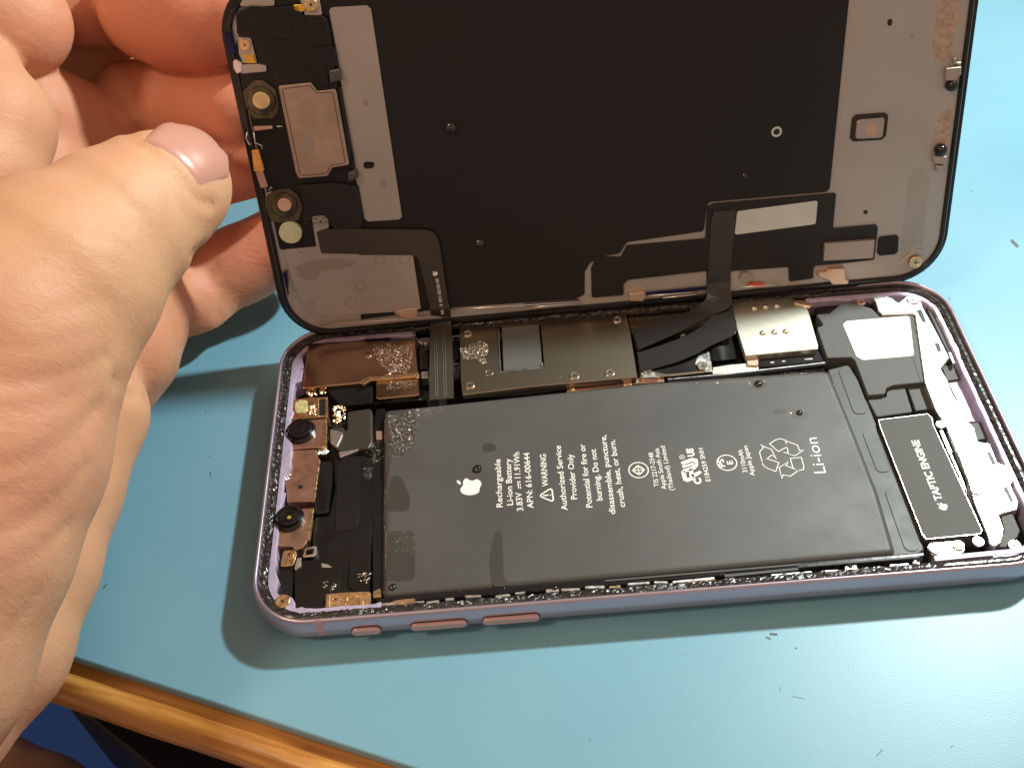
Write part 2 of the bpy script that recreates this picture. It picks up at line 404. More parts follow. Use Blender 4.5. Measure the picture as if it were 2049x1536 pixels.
M['under'] = mat('dark_metal', (.012,.009,.010), .5)
RF = Frame((0,0,-34), (1,0,0), (0,1,0))
ub = slab('bench_rail', [(96,1392),(185,1440),(305,1536),(420,1640),(1500,1900),(1500,1560),(300,1400)], RF, -30, 0, 'under', None, r=2, bev=.5)
tag(ub, 'black rail under the wooden edging of the bench', 'rail')
M['floor'] = mat('blue_floor', (.012,.075,.34), .7, 0, var=.15, vscale=6)
bm = bmesh.new(); cc = e0+en*600
bmesh.ops.create_grid(bm, x_segments=1, y_segments=1, size=2500); bmesh.ops.translate(bm, verts=bm.verts, vec=(cc[0], cc[1], -420))
tag(link('floor', bm, 'floor'), kind='structure')
# scuffs and nicks on the mat surface
bm = bmesh.new()
for (x, y, a, l, hw) in [(412,825,1.9,7,1.6),(420,915,1.6,7,1.5),(421,948,1.5,9,1.4),(210,1172,2.2,14,2.6),(355,1022,0,2,1),(490,1252,0,2.5,2.2),(398,1264,0,2,1.4),(2030,487,.8,16,5),(1548,1268,.1,14,4),(1538,1276,.4,8,3),(1592,1296,.2,4,3),(1760,1505,2.3,12,1.4),(1905,1492,2.4,6,1.2),(1560,1380,1.9,10,.8),(1600,1395,.2,22,.8),(1180,1480,1.7,5,1),(1900,598,1.3,6,1.2),(1945,383,.6,8,1),(1095,1281,0,2.5,2),(1231,1266,0,2,1.6),(1230,1240,.3,3,1.2),(905,1440,1.4,8,.6)]:
    for k in range(3):
        u = l*(random.random()-.5)*.5; s = .5+random.random()*.5
        cx, cy = x+u*math.cos(a), y+u*math.sin(a)
        c = q4(cx-l*s*math.cos(a)*.6, cy-l*s*math.sin(a)*.6, cx+l*s*math.cos(a)*.6, cy+l*s*math.sin(a)*.6, hw*s*.7)
        fill_bm(bm, c, BASE, .01+k*.004, r=.12)
up_faces(bm, BASE)
M['scuff'] = mat('scuff', (.075,.10,.105), .6, var=.4, vscale=900)
sc = link('scuff_marks', bm, 'scuff'); tag(sc, 'small dark nicks and scuffs in the surface of the blue mat', 'scuff marks', kind='stuff')

bm = bmesh.new(); gr = random.Random(31)
for k in range(70):
    x, y, a, l = gr.uniform(1180, 2049), gr.uniform(1240, 1536), gr.gauss(.9, .7), gr.uniform(12, 80)
    if k > 40: x, y, a = gr.uniform(1880, 2049), gr.uniform(300, 900), gr.gauss(-.1, .4)
    if k > 56: x, y = gr.uniform(300, 520), gr.uniform(800, 1300)
    stroke_bm(bm, [(x, y), (x+l*.5*math.cos(a), y+l*.5*math.sin(a)+gr.uniform(-2, 2)), (x+l*math.cos(a), y+l*math.sin(a))], BASE, .012, gr.uniform(.012, .03))
for L in ([(1395,1345),(1340,1440),(1300,1500)], [(1398,1350),(1410,1430),(1428,1470)], [(640,1270),(628,1300)]): stroke_bm(bm, L, BASE, .014, .03)
up_faces(bm, BASE); M['hair'] = mat('hairline', (.26,.43,.49), .35)
tag(link('hairline_scratches', bm, 'hair'), 'faint pale hairline scratches across the surface of the blue mat', 'scratches', kind='stuff')

# ---------------- phone body ----------------
HB = 77.4
def rrect(d, r=11.1, n=10): return rnd([(d,d),(W-d,d),(W-d,HB-d),(d,HB-d)], max(.6, r-d), n)
PH = thing('phone_housing', 'opened lavender phone body lying on the blue mat with battery and circuit boards exposed', 'phone', (75,38,0))
bm = bmesh.new(); prof = [(3.2,.9),(2.2,.95),(1.0,1.35),(.25,2.1),(-.25,3.1),(-.45,4.2),(-.42,5.2),(-.2,6.3),(.0,7.1),(.12,7.5),(.35,7.7),(.62,7.7),(.78,7.5),(.8,6.7)]
prev = None
for d, z in prof:
    cur = ring(bm, BASE, rrect(d), z)
    if prev: bridge(bm, prev, cur)
    prev = cur
bmesh.ops.recalc_face_normals(bm, faces=bm.faces)
fr_ = link('frame', bm, 'frame', PH, smooth=True)
bm = bmesh.new(); slab_bm(bm, rrect(2.6), BASE, 0, 1.0, .2, 1); link('back_glass', bm, 'backglass', PH)
bm = bmesh.new(); slab_bm(bm, rrect(3.4), BASE, 1.2, 2.0, .1); link('cavity_floor', bm, 'cavity', PH)
# gritty sealing adhesive lying on the inner ledge
bm = bmesh.new(); prev = None
R_ = [rrect(.82, n=40)]
def dens(p, step=.55):
    o = []
    for i in range(len(p)):
        a = np.array(p[i]); b = np.array(p[(i+1)%len(p)]); k = max(1, int(np.linalg.norm(b-a)/step))
        o += [tuple(a+(b-a)*j/k) for j in range(k)]
    return o
cen = dens(rrect(1.7, n=16)); N = len(cen); nn = inset(cen, 1); prev = None
lat = [(-.85, 6.9),(-.55,7.0),(-.2,7.1),(.2,7.1),(.55,7.0),(.85,6.9),(1.0,6.0)]
gr = np.random.RandomState(3)
for j, (d, z) in enumerate(lat):
    cur = []
    for i in range(N):
        c = np.array(cen[i]); v = np.array(nn[i])-c
        sm = .25 if c[0] > 128 else 1; jit = sm*(gr.uniform(-.12,.12) if 0 < j < 6 else (gr.uniform(-.15,.12) if j == 6 else 0))
        dd = d + (gr.uniform(-.18,.12) if j >= 5 else 0)
        q = c+v*dd; cur.append(bm.verts.new((q[0], q[1], z+jit)))
    if prev: bridge(bm, prev, cur)
    prev = cur
bmesh.ops.recalc_face_normals(bm, faces=bm.faces)
def gasket_mat():
    m = M['gasket']; n = m.node_tree; b = n.nodes['Principled BSDF']; t = n.nodes.new('ShaderNodeTexCoord'); sx = n.nodes.new('ShaderNodeSeparateXYZ')
    n.links.new(t.outputs['Object'], sx.inputs[0]); a = n.nodes.new('ShaderNodeMapRange'); a.inputs[1].default_value = .045; a.inputs[2].default_value = .066; a.inputs[3].default_value = 1; a.inputs[4].default_value = .12
    n.links.new(sx.outputs['X'], a.inputs[0])
    x = n.nodes.new('ShaderNodeTexNoise'); x.inputs['Scale'].default_value = 130; x.inputs['Detail'].default_value = 3; n.links.new(t.outputs['Object'], x.inputs['Vector'])
    c = n.nodes.new('ShaderNodeMapRange'); c.inputs[1].default_value = .38; c.inputs[2].default_value = .6; c.inputs[3].default_value = .25; c.inputs[4].default_value = 1; n.links.new(x.outputs['Fac'], c.inputs[0])
    k = n.nodes.new('ShaderNodeMath'); k.operation = 'MULTIPLY'; n.links.new(a.outputs[0], k.inputs[0]); n.links.new(c.outputs[0], k.inputs[1])
    for q in n.nodes:
        if q.type == 'BUMP': n.links.new(k.outputs[0], q.inputs['Strength'])
gasket_mat()
link('sealing_gasket', bm, 'gasket', PH)
# milled lavender ledge inside, uneven
cen = dens(rrect(2.75, n=14), 1.1); N = len(cen); nn = inset(cen, 1); bm = bmesh.new(); prev = None
wob = np.convolve(gr.uniform(-1, 1, N+8), np.ones(3)/3, 'same')
for d, z in [(-.3, 5.6),(0,6.5),(.75,6.45),(.95,6.2),(1.0,1.8)]:
    cur = []
    for i in range(N):
        c = np.array(cen[i]); v = np.array(nn[i])-c; low = (c[1] < 6 and 25 < c[0] < 137) or (c[1] > 70 and 30 < c[0] < 120)
        q = c+v*(d+(max(0, wob[i])*1.3*(0 if low else (.25 if c[0] > 130 else 1)) if d > .5 else 0)); cur.append(bm.verts.new((q[0], q[1], min(z, 3.4) if low else z)))
    if prev: bridge(bm, prev, cur)
    prev = cur
bmesh.ops.recalc_face_normals(bm, faces=bm.faces)
link('inner_ledge', bm, 'wall', PH)
boxes('milled_lug', [
 ([(528,1104),(537,1104),(549,1118),(547,1160),(528,1165)],2,6.3), ([(520,1152),(546,1150),(542,1196),(524,1190)],2,6.0),
 ([(572,1222),(640,1216),(682,1212),(684,1220),(600,1234),(576,1232)],2,6.5), ([(585,742),(607,738),(603,762),(582,770)],2,6.4),
 ([(578,700),(600,690),(608,735),(588,745)],2,6.3),([(552,905),(575,905),(578,925),(560,930)],2,5.4),([(545,985),(572,985),(566,1010),(545,1008)],2,5.6),
 ([(1868,1112),(2049,1095),(2055,1104),(1872,1122)],2,6.6),([(1895,800),(1930,830),(1945,865),(1905,870)],2,5.2)], BASE, 'wall', PH)
bm = bmesh.new(); prv = None
for d, z in prof[3:11]:
    cur = [bm.verts.new((x, d-.025, z+.01)) for x in (12.4, 13.1, 13.9)]
    if prv: [bm.faces.new((prv[k], prv[k+1], cur[k+1], cur[k])) for k in (0, 1)]
    prv = cur
bmesh.ops.recalc_face_normals(bm, faces=bm.faces); link('antenna_band', bm, 'antenna', fr_, smooth=True)
# side buttons, standing out of the near side
def button(x0, x1, name):
    bm = bmesh.new(); c0, c1, zc, hz = x0, x1, 4.3, .95
    base = []
    for s, y in ((1.25,-.35),(1.25,-.50),(1.0,-.52),(1.0,-.98),(.8,-1.12)):
        k = hz*s if s < 1.1 else hz*1.15; ex = hz*.9
        pts = rnd([(c0-(k-hz), zc-k),(c1+(k-hz), zc-k),(c1+(k-hz), zc+k),(c0-(k-hz), zc+k)], k*.98, 6)
        base.append([bm.verts.new((px_, y, z_)) for px_, z_ in pts])
    for i in (2, 3): bridge(bm, base[i], base[i+1])
    bm.faces.new(base[4]); nf = len(bm.faces)
    bridge(bm, base[0], base[1]); bm.faces.new(base[1]); bm.faces.ensure_lookup_table()
    for f in bm.faces[nf:]: f.material_index = 1
    bmesh.ops.recalc_face_normals(bm, faces=bm.faces)
    return link(name, bm, ['button', 'dark'], PH, smooth=False)
def xat(px, py): 
    d = CM @ np.array([(px-1024.5)/FPX, -(py-768)/FPX, -1.0]); t = (-.9-CAM[1])/d[1]; return CAM[0]+d[0]*t
button(xat(706,1272), xat(764,1268), 'mute_switch')
button(xat(822,1256), xat(935,1248), 'volume_button')
button(xat(966,1245), xat(1080,1236), 'volume_button')

# ---- battery
BT = slab('battery', [(768,818),(1300,762),(1660,737),(1712,862),(1760,985),(1796,1108),(1300,1150),(764,1194)], BASE, 2.0, 5.9, 'battery', PH, r=1.6, bev=1.5, seg=6)
slab('battery_edge', [(742,905),(752,818),(772,816),(768,1190),(746,1192)], BASE, 1.6, 4.4, 'rail', PH, r=.6)
slab('battery_wing', [(1655,739),(1698,728),(1718,760),(1842,1060),(1850,1100),(1838,1108),(1780,1114),(1730,960)], BASE, 2.0, 4.9, 'wing', PH, r=.8, bev=.4, seg=3)
for i, pts in enumerate([[(1676,737),(1696,733),(1738,827),(1709,828)], [(1724,862),(1750,860),(1783,943),(1756,945)], [(1769,980),(1794,978),(1843,1101),(1812,1102)]]):
    slab('pull_tab', pts, BASE, 4.6, 5.05, 'wing', PH, r=1.1, bev=.06)
M['damp'] = mat('damp_wrap', (.042,.038,.032), .42, bump=.15, bscale=2500)
def c8_(L): return [(490+x/5.12, 760+y/5.12) for x, y in L]
def cb_(L): return [(490+x/4.998, 1020+y/4.998) for x, y in L]
for L in (c8_([(1440,320),(1600,305),(1745,318),(1755,500),(1720,690),(1620,770),(1500,800),(1460,1000),(1440,900)]), c8_([(1500,985),(1560,975),(1620,1020),(1690,1200),(1695,1340),(1460,1350),(1480,1100)]), cb_([(1430,210),(1690,205),(1705,420),(1700,700),(1560,715),(1400,700),(1440,400)])):
    bm = bmesh.new(); fill_bm(bm, L, BASE, 5.912, r=1.2); up_faces(bm, BASE); link('wet_patch', bm, 'damp', BT)
for x, y, a, b in ((1518,768,16,11),(1600,828,15,10),(1560,822,14,6),(978,895,14,9)):
    bm = bmesh.new(); fill_bm(bm, [(x+a*math.cos(t/16*6.283)*(1+.12*math.sin(t*1.3)), y+b*math.sin(t/16*6.283)) for t in range(16)], BASE, 5.914); up_faces(bm, BASE); link('wet_patch', bm, 'damp', BT)
bm = bmesh.new(); fill_bm(bm, [(990,1062),(1005,1060),(1008,1150),(1018,1174),(984,1172),(978,1120)], BASE, 5.914, r=1.5)
up_faces(bm, BASE); link('wet_patch', bm, 'damp', BT)
bm = bmesh.new(); BW = 5.93
def T(s, a, b, h, bold=.012, w=BW, fr=BASE): text_bm(bm, s, a, b, fr, w, h, bold)
T('Rechargeable', (1005.6,1014), (1001,918), 1.2); T('Li-ion Battery', (1026.4,1010), (1022,917), 1.2)
T('3.83V', (1047,1021), (1043,984), 1.2); T('11.91Wh', (1041.5,956), (1039,904), 1.2); T('APN: 616-00644', (1067.6,1016), (1059,905), 1.2)
stroke_bm(bm, [(1037.5,977),(1036,962)], BASE, BW, .1)
for t in (0, .38, .76): stroke_bm(bm, [(1041.5-1.5*t,977-15*t),(1041.5-1.5*(t+.24),977-15*(t+.24))], BASE, BW, .1)
T('WARNING', (1097,972.4), (1092,908), 1.2)
stroke_bm(bm, rnd(BASE.P([(1079,991.6),(1104,975),(1108,1004)], BW), .35, 3), BASE, BW, .15, closed=True, px=False)
stroke_bm(bm, [(1087,991),(1098,990)], BASE, BW, .15); stroke_bm(bm, [(1100.5,989.8),(1103,989.6)], BASE, BW, .15)
T('Authorized Service', (1135.6,1020), (1121.6,891), 1.2); T('Provider Only', (1155,998), (1146,908), 1.2)
T('Potential for fire or', (1185.6,1014.4), (1170,888), 1.2); T('burning. Do not', (1205.6,1000.4), (1192,898), 1.2)
T('disassemble, puncture,', (1231.6,1027.6), (1212,870), 1.2); T('crush, heat, or burn.', (1251,1013.6), (1230,879), 1.2)
T('TIS 2217-2548', (1318.8,972.5), (1306.4,905), .95, .006); T('Apple South Asia', (1333.4,978), (1317.7,896), .95, .006); T('(Thailand) Limited', (1349,980), (1330,891.6), .95, .006)
T('E184259 SNH', (1422,962), (1406.3,896), .95, .006)
T('3110mAh', (1496,944.4), (1485,899.5), .95, .006); T('Apple Japan', (1510.7,951), (1495,891), .95, .006)
T('Li-ion', (1653,945.5), (1634,874.8), 2.35, -.004)
# round certification emblems
for px_, py_, r in ((1277.7,940,1.95),(1454.6,925.3,1.95)):
    c = BASE.un(px_, py_, BW); stroke_bm(bm, circ(*c, r, 36), BASE, BW, .11, closed=True, px=False)
c = np.array(BASE.un(1277.7,940,BW)); sq = [tuple(c+np.array(d)*1.2) for d in ((1,0),(0,1),(-1,0),(0,-1))]
stroke_bm(bm, sq, BASE, BW, .14, closed=True, px=False)
for a, b in ((0,2),(1,3)): stroke_bm(bm, [sq[a], sq[b]], BASE, BW, .1, px=False)
T('PS', (1451.5,933), (1447,917.5), 1.15, .02); T('E', (1467,928), (1465,920.5), 1.15, .02)
# recycled component mark: a bold mirrored R joined to a U, with small c and US
UR = lambda L: [(1363.7+(x-640)/4.454, 840+(y)/4.454) for x, y in L]
def cr(L): return [(1220+x/4.454, 840+y/4.454) for x, y in L]
stroke_bm(bm, cr([(648,418),(760,385),(757,340),(720,345),(645,375)][:2]), BASE, BW, .28)
stroke_bm(bm, cr([(640,388),(735,352),(765,358),(772,395),(750,425),(655,455)]), BASE, BW, .42)
stroke_bm(bm, cr([(655,455),(672,528),(692,535),(735,518),(728,470),(722,435)]), BASE, BW, .42)
stroke_bm(bm, cr([(735,500),(800,470),(808,478)]), BASE, BW, .42)
T('C', (1403.5,968), (1401.5,955.5), 1.35, .05); T('US', (1390,912), (1386,896), 1.35, .05)
c = BASE.un(1364.8,914,BW); stroke_bm(bm, circ(*c, .5, 16), BASE, BW, .06, closed=True, px=False)
T('R', (1367,915.5), (1366,911.5), .5, .0)
# three chasing arrows, outlined
for L in ([(1425,212),(1475,178),(1520,165),(1570,180),(1580,240),(1502,280)], [(1565,182),(1675,225),(1690,272),(1725,270),(1650,318),(1545,288),(1592,290),(1580,240)],
          [(1345,218),(1378,238),(1440,260),(1462,300),(1485,345),(1445,310),(1360,378),(1335,285),(1370,245)], [(1360,378),(1405,345),(1508,378),(1480,458),(1410,432),(1370,405)],
          [(1610,342),(1708,332),(1730,410),(1728,440),(1680,450),(1632,425)], [(1535,520),(1545,488),(1610,500),(1680,450),(1570,405),(1592,370),(1510,425)]):
    stroke_bm(bm, cr(L), BASE, BW, .085, closed=True)
a = np.array(BASE.un(938,972,BW)); b = np.array(BASE.un(908,967,BW)); d = b-a; emblem_bm(bm, a[0], a[1], math.atan2(d[1], d[0])-math.pi/2, 4.9, BASE, BW)
up_faces(bm, BASE); link('printed_lettering', bm, 'white', BT)

# ---- upper left: rear camera cover and its bracket
def s3(x0, y0, sc, L): return [(x0+x/sc, y0+y/sc) for x, y in L]
c3 = lambda L: s3(560, 600, 5.1225, L); c8 = lambda L: s3(490, 760, 5.12, L); cb = lambda L: s3(490, 1020, 4.998, L)
c4 = lambda L: s3(890, 580, 5.1225, L); c5 = lambda L: s3(1240, 540, 4.657, L); c6 = lambda L: s3(1600, 540, 4.563, L); c7 = lambda L: s3(1700, 800, 3.84, L)
cover = slab('camera_cover', c3([(285,442),(1395,398),(1412,690),(1425,755),(1000,795),(905,800),(815,850),(232,905)]), BASE, 2.2, 6.7, 'bronze', PH, r=.5, bev=.3, seg=3)
for (x, y, r) in [(905,570,.95),(1110,755,.8)]:
    bm = bmesh.new(); c = BASE.un(*c3([(x,y)])[0], 6.7); lathe_bm(bm, BASE, *c, [(r,6.7),(r*.9,6.86),(r*.6,7.0),(0,7.05)], 20)
    bmesh.ops.recalc_face_normals(bm, faces=bm.faces); link('dimple', bm, 'bronze', cover, smooth=True)
slab('cover_fold', c3([(905,795),(985,790),(1425,752),(1428,775),(1000,815),(935,820),(855,862),(815,852)]), BASE, 6.2, 7.05, 'gold', PH, r=.2)
slab('camera_bracket', c3([(985,838),(1425,808),(1430,965),(1400,975),(1000,1012),(985,990)]), BASE, 3.0, 6.2, 'bronze', PH, r=.5, bev=.15)
slab('connector_tape', c3([(450,895),(810,855),(950,845),(955,1050),(720,1075),(620,1065),(560,1010)]), BASE, 2.5, 5.6, 'tape', PH, r=.8, bev=.3, seg=3)
boxes('side_clip', [(c3([(1425,400),(1470,430),(1455,455),(1420,430)]),4,6.6), (c3([(1470,420),(1515,415),(1515,450),(1475,455)]),4,6.2), (c3([(1445,735),(1520,725),(1525,795),(1450,800)]),3,5.4)], BASE, 'steel', PH)
boxes('bottom_trim', [(c3([(955,1040),(1500,1000),(1505,1020),(960,1060)]),2,4.8)], BASE, 'rail', PH)
slab('antenna_pad', c3([(1420,455),(1520,450),(1520,700),(1430,710)]), BASE, 2, 5.2, 'glossy', PH, r=.2)
# far side of the housing seen under the screen: rail with small spring clips
boxes('far_rail', [([(640,664),(760,656),(870,649),(868,656),(760,664),(640,676)],3,6.0), (c4([(60,290),(700,240),(1500,180),(1870,150),(1870,230),(1450,270),(700,320),(60,360)]),2,5.4),
   ([(1255,615),(1400,600),(1400,612),(1258,628)],2,5.4)], BASE, 'rail', PH)
boxes('spring_clip', [(c4([(500,270),(635,262),(640,330),(505,335)]),3,5.7), (c4([(650,285),(760,280),(762,330),(655,335)]),3,5.7), (c4([(860,258),(1000,248),(1003,288),(862,298)]),3,5.9), (c4([(1140,235),(1280,225),(1283,262),(1142,272)]),3,5.9),
   (c4([(200,320),(300,315),(305,345),(205,348)]),3,5.5), (c4([(1030,280),(1110,275),(1112,292),(1032,298)]),3,5.6), (c4([(1370,205),(1495,195),(1495,250),(1375,258)]),3,5.9)], BASE, 'rose', PH)
boxes('silver_contact', [(c5([(235,345),(330,335),(320,375),(250,375)]),3,6), (c5([(495,305),(615,290),(620,320),(500,335)]),3,6), (c5([(400,330),(470,322),(480,345),(405,350)]),3,5.9), (c3([(1285,318),(1390,320),(1390,362),(1290,358)]),3,6.2)], BASE, 'steel', PH)
boxes('indigo_glint_strip', [(c3([(470,437),(640,428),(640,437),(470,448)]),6.4,6.78), (c3([(860,400),(1130,385),(1130,400),(860,415)]),6.4,6.78)], BASE, 'blue', PH, bev=.02)  # blue-violet reflections on the camera cover, painted as thin indigo pieces

# ---- main board shield with its open chip window
win = c4([(530,378),(985,345),(1022,800),(562,850)])
sh = slab('board_shield', c4([(150,388),(1860,245),(1900,420),(1975,890),(870,990),(180,1075),(160,900)]), BASE, 5.0, 6.4, 'shield', PH, r=.35, bev=.12, holes=[(win, .5)])
slab('chip', c4([(585,385),(965,355),(1000,790),(600,828)]), BASE, 3, 5.9, 'chip', PH, r=.3)
bm = bmesh.new(); stroke_bm(bm, c4([(548,395),(572,840),(1008,795),(998,740)]), BASE, 6.46, .13); up_faces(bm, BASE); link('window_rim', bm, 'steel', sh)
for x, y, r in [(235,438,1.0),(255,968,1.0),(1325,868,1.05),(1690,836,1.05),(1770,296,1.0)]: screw(*c4([(x,y)])[0], r, BASE, 6.75, sh)
lathe('ring_hole', *c4([(450,845)])[0], BASE, 6.4, [(.95,6.4),(.95,6.55),(.62,6.55),(.58,6.3),(0,6.3)], 'screw', sh)
boxes('board_edge', [(c4([(180,1085),(870,1000),(1250,965),(1250,1010),(870,1060),(190,1110)]),2,4.9)], BASE, 'rail', PH)
boxes('board_layer', [(c4([(1250,985),(1960,900),(2250,880),(2250,940),(1950,960),(1250,1050)]),2,4.6)], BASE, 'copper', PH)
boxes('gold_contact', [(c4([(1285,1000),(1335,995),(1335,1035),(1285,1040)]),3,5), (c4([(1830,945),(1920,940),(1920,975),(1830,985)]),3,5)], BASE, 'gold', PH)
boxes('side_module', [(c4([(90,480),(140,480),(150,720),(85,700)]),3,5.6), (c4([(85,740),(150,740),(155,930),(90,920)]),3,5.2)], BASE, 'glossy', PH)
# right half: connector plates below the ribbons
slab('connector_plate', c5([(60,380),(95,400),(620,330),(740,300),(840,470),(830,660),(855,700),(865,945),(500,985),(190,1000),(165,740),(100,540)]), BASE, 3, 5.4, 'shield', PH, r=.3, bev=.12)
slab('connector_tape', c5([(300,940),(860,700),(845,930),(440,968)]), BASE, 5.3, 5.5, 'flex', PH, r=.2, bev=.04)
slab('connector_edge', c5([(745,740),(820,695),(865,945),(790,950),(790,900),(700,880)]), BASE, 5.4, 5.62, 'steel', PH, r=.3, bev=.04)
screw(*c5([(772,885)])[0], 1.2, BASE, 5.95, PH); screw(*c5([(262,945)])[0], 1.0, BASE, 5.9, PH)
boxes('connector_base', [(c5([(195,955),(330,950),(335,985),(400,995),(215,1002)]),4,5.7), (c5([(560,560),(610,548),(612,600),(570,608)]),4,5.9), (c5([(750,470),(860,430),(860,460),(760,500)]),4,5.75)], BASE, 'steel', PH)
boxes('glue_patch', [(c5([(868,905),(1040,880),(1170,870),(1290,880),(1300,930),(1100,955),(865,970)]),2,4.9)], BASE, 'sim', PH)
# the looped charge ribbon: an upright half roll
def roll(name, pa, pb, pc, pd, z0, z1, m, parent):
    """band between two pixel edges a->b (upper) and d->c (lower), bulging up to z1"""
    n = 12; Lp = []; Rp = []
    for i in range(n+1):
        t = i/n; z = z0+(z1-z0)*math.sin(math.pi*min(1, .25+t*.75))
        Lp.append(BASE.wd(*BASE.un(pa[0]+(pb[0]-pa[0])*t, pa[1]+(pb[1]-pa[1])*t, z), z)); Rp.append(BASE.wd(*BASE.un(pd[0]+(pc[0]-pd[0])*t, pd[1]+(pc[1]-pd[1])*t, z), z))
    return ribbon(name, Lp, Rp, m, parent, .15)
roll('looped_ribbon', c5([(825,690)])[0], c5([(1085,600)])[0], c5([(1105,830)])[0], c5([(860,850)])[0], 3.6, 6.2, 'flex', PH)
boxes('ribbon_well', [(c5([(860,700),(1110,620),(1140,860),(880,890)]),2,3.4)], BASE, 'dark', PH)
# ---- SIM reader
simp = c5([(1035,275),(1300,250),(1600,230),(1620,290),(1740,335),(1765,400),(1850,700),(1850,735),(1170,800),(1095,560)])
sim = slab('sim_reader', simp, BASE, 4.9, 6.6, 'sim', PH, r=.3, bev=.12)
for x, y in [(1255,357),(1360,345),(1465,335),(1335,590),(1442,583),(1548,575)]:
    lathe('dimple', *c5([(x,y)])[0], BASE, 6.6, [(.78,6.58),(.74,6.7),(.55,6.98),(.25,7.12),(0,7.15)], 'sim', sim, 18, smooth=True)
boxes('reader_body', [(c5([(1175,815),(1850,750),(1905,850),(1320,905),(1190,880)]),2,5.0)], BASE, 'rail', PH)
boxes('reader_foot', [(c5([(1175,805),(1295,790),(1290,890),(1190,885)]),4,5.4)], BASE, 'rose', PH)
boxes('reader_tab', [(c5([(1310,770),(1390,758),(1390,785),(1310,795)]),5,6.2), (c5([(1600,738),(1690,728),(1692,750),(1602,762)]),5,6.2), (c5([(1720,825),(1800,820),(1800,832),(1720,836)]),4,5.2), (c5([(1400,855),(1440,850),(1442,865),(1402,868)]),4,5.2), (c5([(1510,845),(1545,840),(1545,852),(1512,856)]),4,5.2)], BASE, 'steel', PH)
boxes('reader_lever', [(c5([(1625,285),(1690,280),(1770,300),(1800,330),(1770,350),(1720,330),(1630,310)]),5,6.9), (c5([(1855,210),(1935,205),(1930,245),(1870,240)]),4,6.2), (c5([(1980,240),(2040,235),(2040,258),(1982,262)]),4,6.2)], BASE, 'rose', PH)
boxes('board_rail', [(c5([(450,1015),(1000,970),(1915,862),(1918,885),(1000,1000),(450,1045)]),2,5.2)], BASE, 'rail', PH)
boxes('rail_trim', [(c5([(450,1012),(1000,962),(1915,858),(1915,865),(1000,972),(450,1020)]),4.8,5.4)], BASE, 'steel', PH, bev=.02)
slab('speaker_neck', c6([(140,300),(280,270),(500,240),(640,250),(640,330),(420,300),(330,340),(280,395),(160,405)]), BASE, 2, 4.6, 'cavity', PH, r=.4)

# ---- right side: loudspeaker cover, label, bright bracket, haptic motor
spk = slab('speaker_cover', c6([(150,405),(275,395),(330,345),(400,300),(510,300),(640,345),(660,350),(735,425),(1030,398),(1075,520),(1140,1022),(860,1050),(795,1075),(780,1130),(625,1142),(505,825),(470,795),(252,802),(160,525),(212,505),(205,480)]), BASE, 2.2, 6.0, 'greytape', PH, r=.35, bev=.15)
slab('white_label', c6([(395,495),(430,465),(1005,418),(1045,782),(580,822),(520,790)]), BASE, 5.9, 6.08, 'label', spk, r=.7, bev=.02)
slab('speaker_bracket', c6([(650,230),(760,215),(850,260),(900,300),(980,235),(1085,238),(1115,290),(1130,340),(1270,600),(1370,800),(1290,900),(1350,1000),(1400,1130),(1490,1290),(1530,1400),(1300,1370),(1240,1280),(1140,1022),(1050,400),(760,412),(715,370),(690,290)]), BASE, 3.0, 6.45, 'steel', PH, r=.4, bev=.2)
slab('dock_shield', c7([(640,0),(840,0),(900,150),(960,210),(990,320),(1080,330),(1140,480),(1210,500),(1275,600),(1240,650),(1300,780),(1290,840),(1150,880),(1190,990),(1170,1090),(1120,1125),(1080,1110),(1050,1020),(960,800),(900,600),(750,230)]), BASE, 3.0, 6.3, 'steel', PH, r=.5, bev=.25, seg=2)
bm = bmesh.new(); c = BASE.un(*c7([(980,680)])[0], 6.33); stroke_bm(bm, circ(*c, 1.7, 26)[:20], BASE, 6.33, .06, px=False)
for L in ([(760,240),(900,560),(960,800)], [(1060,330),(1075,400),(1150,500)], [(1140,560),(1180,650),(1250,790)], [(1060,990),(1120,980),(1180,1000)], [(860,30),(900,150)]): stroke_bm(bm, c7(L), BASE, 6.33, .05)
up_faces(bm, BASE); link('seam_line', bm, 'dark', PH)
bm = bmesh.new()
for L in ([(1035,425),(1175,665)], [(1010,425),(1120,640)], [(1000,715),(1050,800),(1120,1000)], [(760,300),(860,300),(900,340),(960,330)], [(700,250),(760,300),(770,380)]): stroke_bm(bm, c6(L), BASE, 6.48, .05)
up_faces(bm, BASE); link('seam_line', bm, 'greytape', PH)
boxes('bracket_slot', [(c6([(1070,370),(1110,360),(1160,480),(1120,470)]),6.3,6.5), (c6([(1230,670),(1270,665),(1300,740),(1260,745)]),6.3,6.5), (c7([(1055,400),(1080,395),(1130,490),(1100,495)]),6.3,6.42), (c7([(1180,670),(1210,660),(1260,770),(1240,785)]),6.3,6.42)], BASE, 'dark', PH, bev=.02)
boxes('corner_module', [(c6([(1150,320),(1220,310),(1330,520),(1440,780),(1400,830),(1300,640)]),2,5.6), (c6([(1290,860),(1420,880),(1495,990),(1350,1010)]),2,4.8), (c7([(910,180),(1040,165),(1080,290),(960,310)]),2,4.7)], BASE, 'greytape', PH)
boxes('light_edge', [(c6([(1200,310),(1240,320),(1480,780),(1465,785)]),3,6.6), (c6([(1360,755),(1380,750),(1420,850),(1400,850)]),3,6.4)], BASE, 'steel', PH, bev=.02)
boxes('lavender_shelf', [(c6([(1360,1030),(1500,1000),(1700,1330),(1690,1380),(1530,1385)]),2,4.2)], BASE, 'wall', PH)
slab('dock_module', c7([(1160,880),(1250,865),(1310,1000),(1290,1050),(1200,1130),(1130,1125),(1190,1000)]), BASE, 2, 5.6, 'greytape', PH, r=.5)
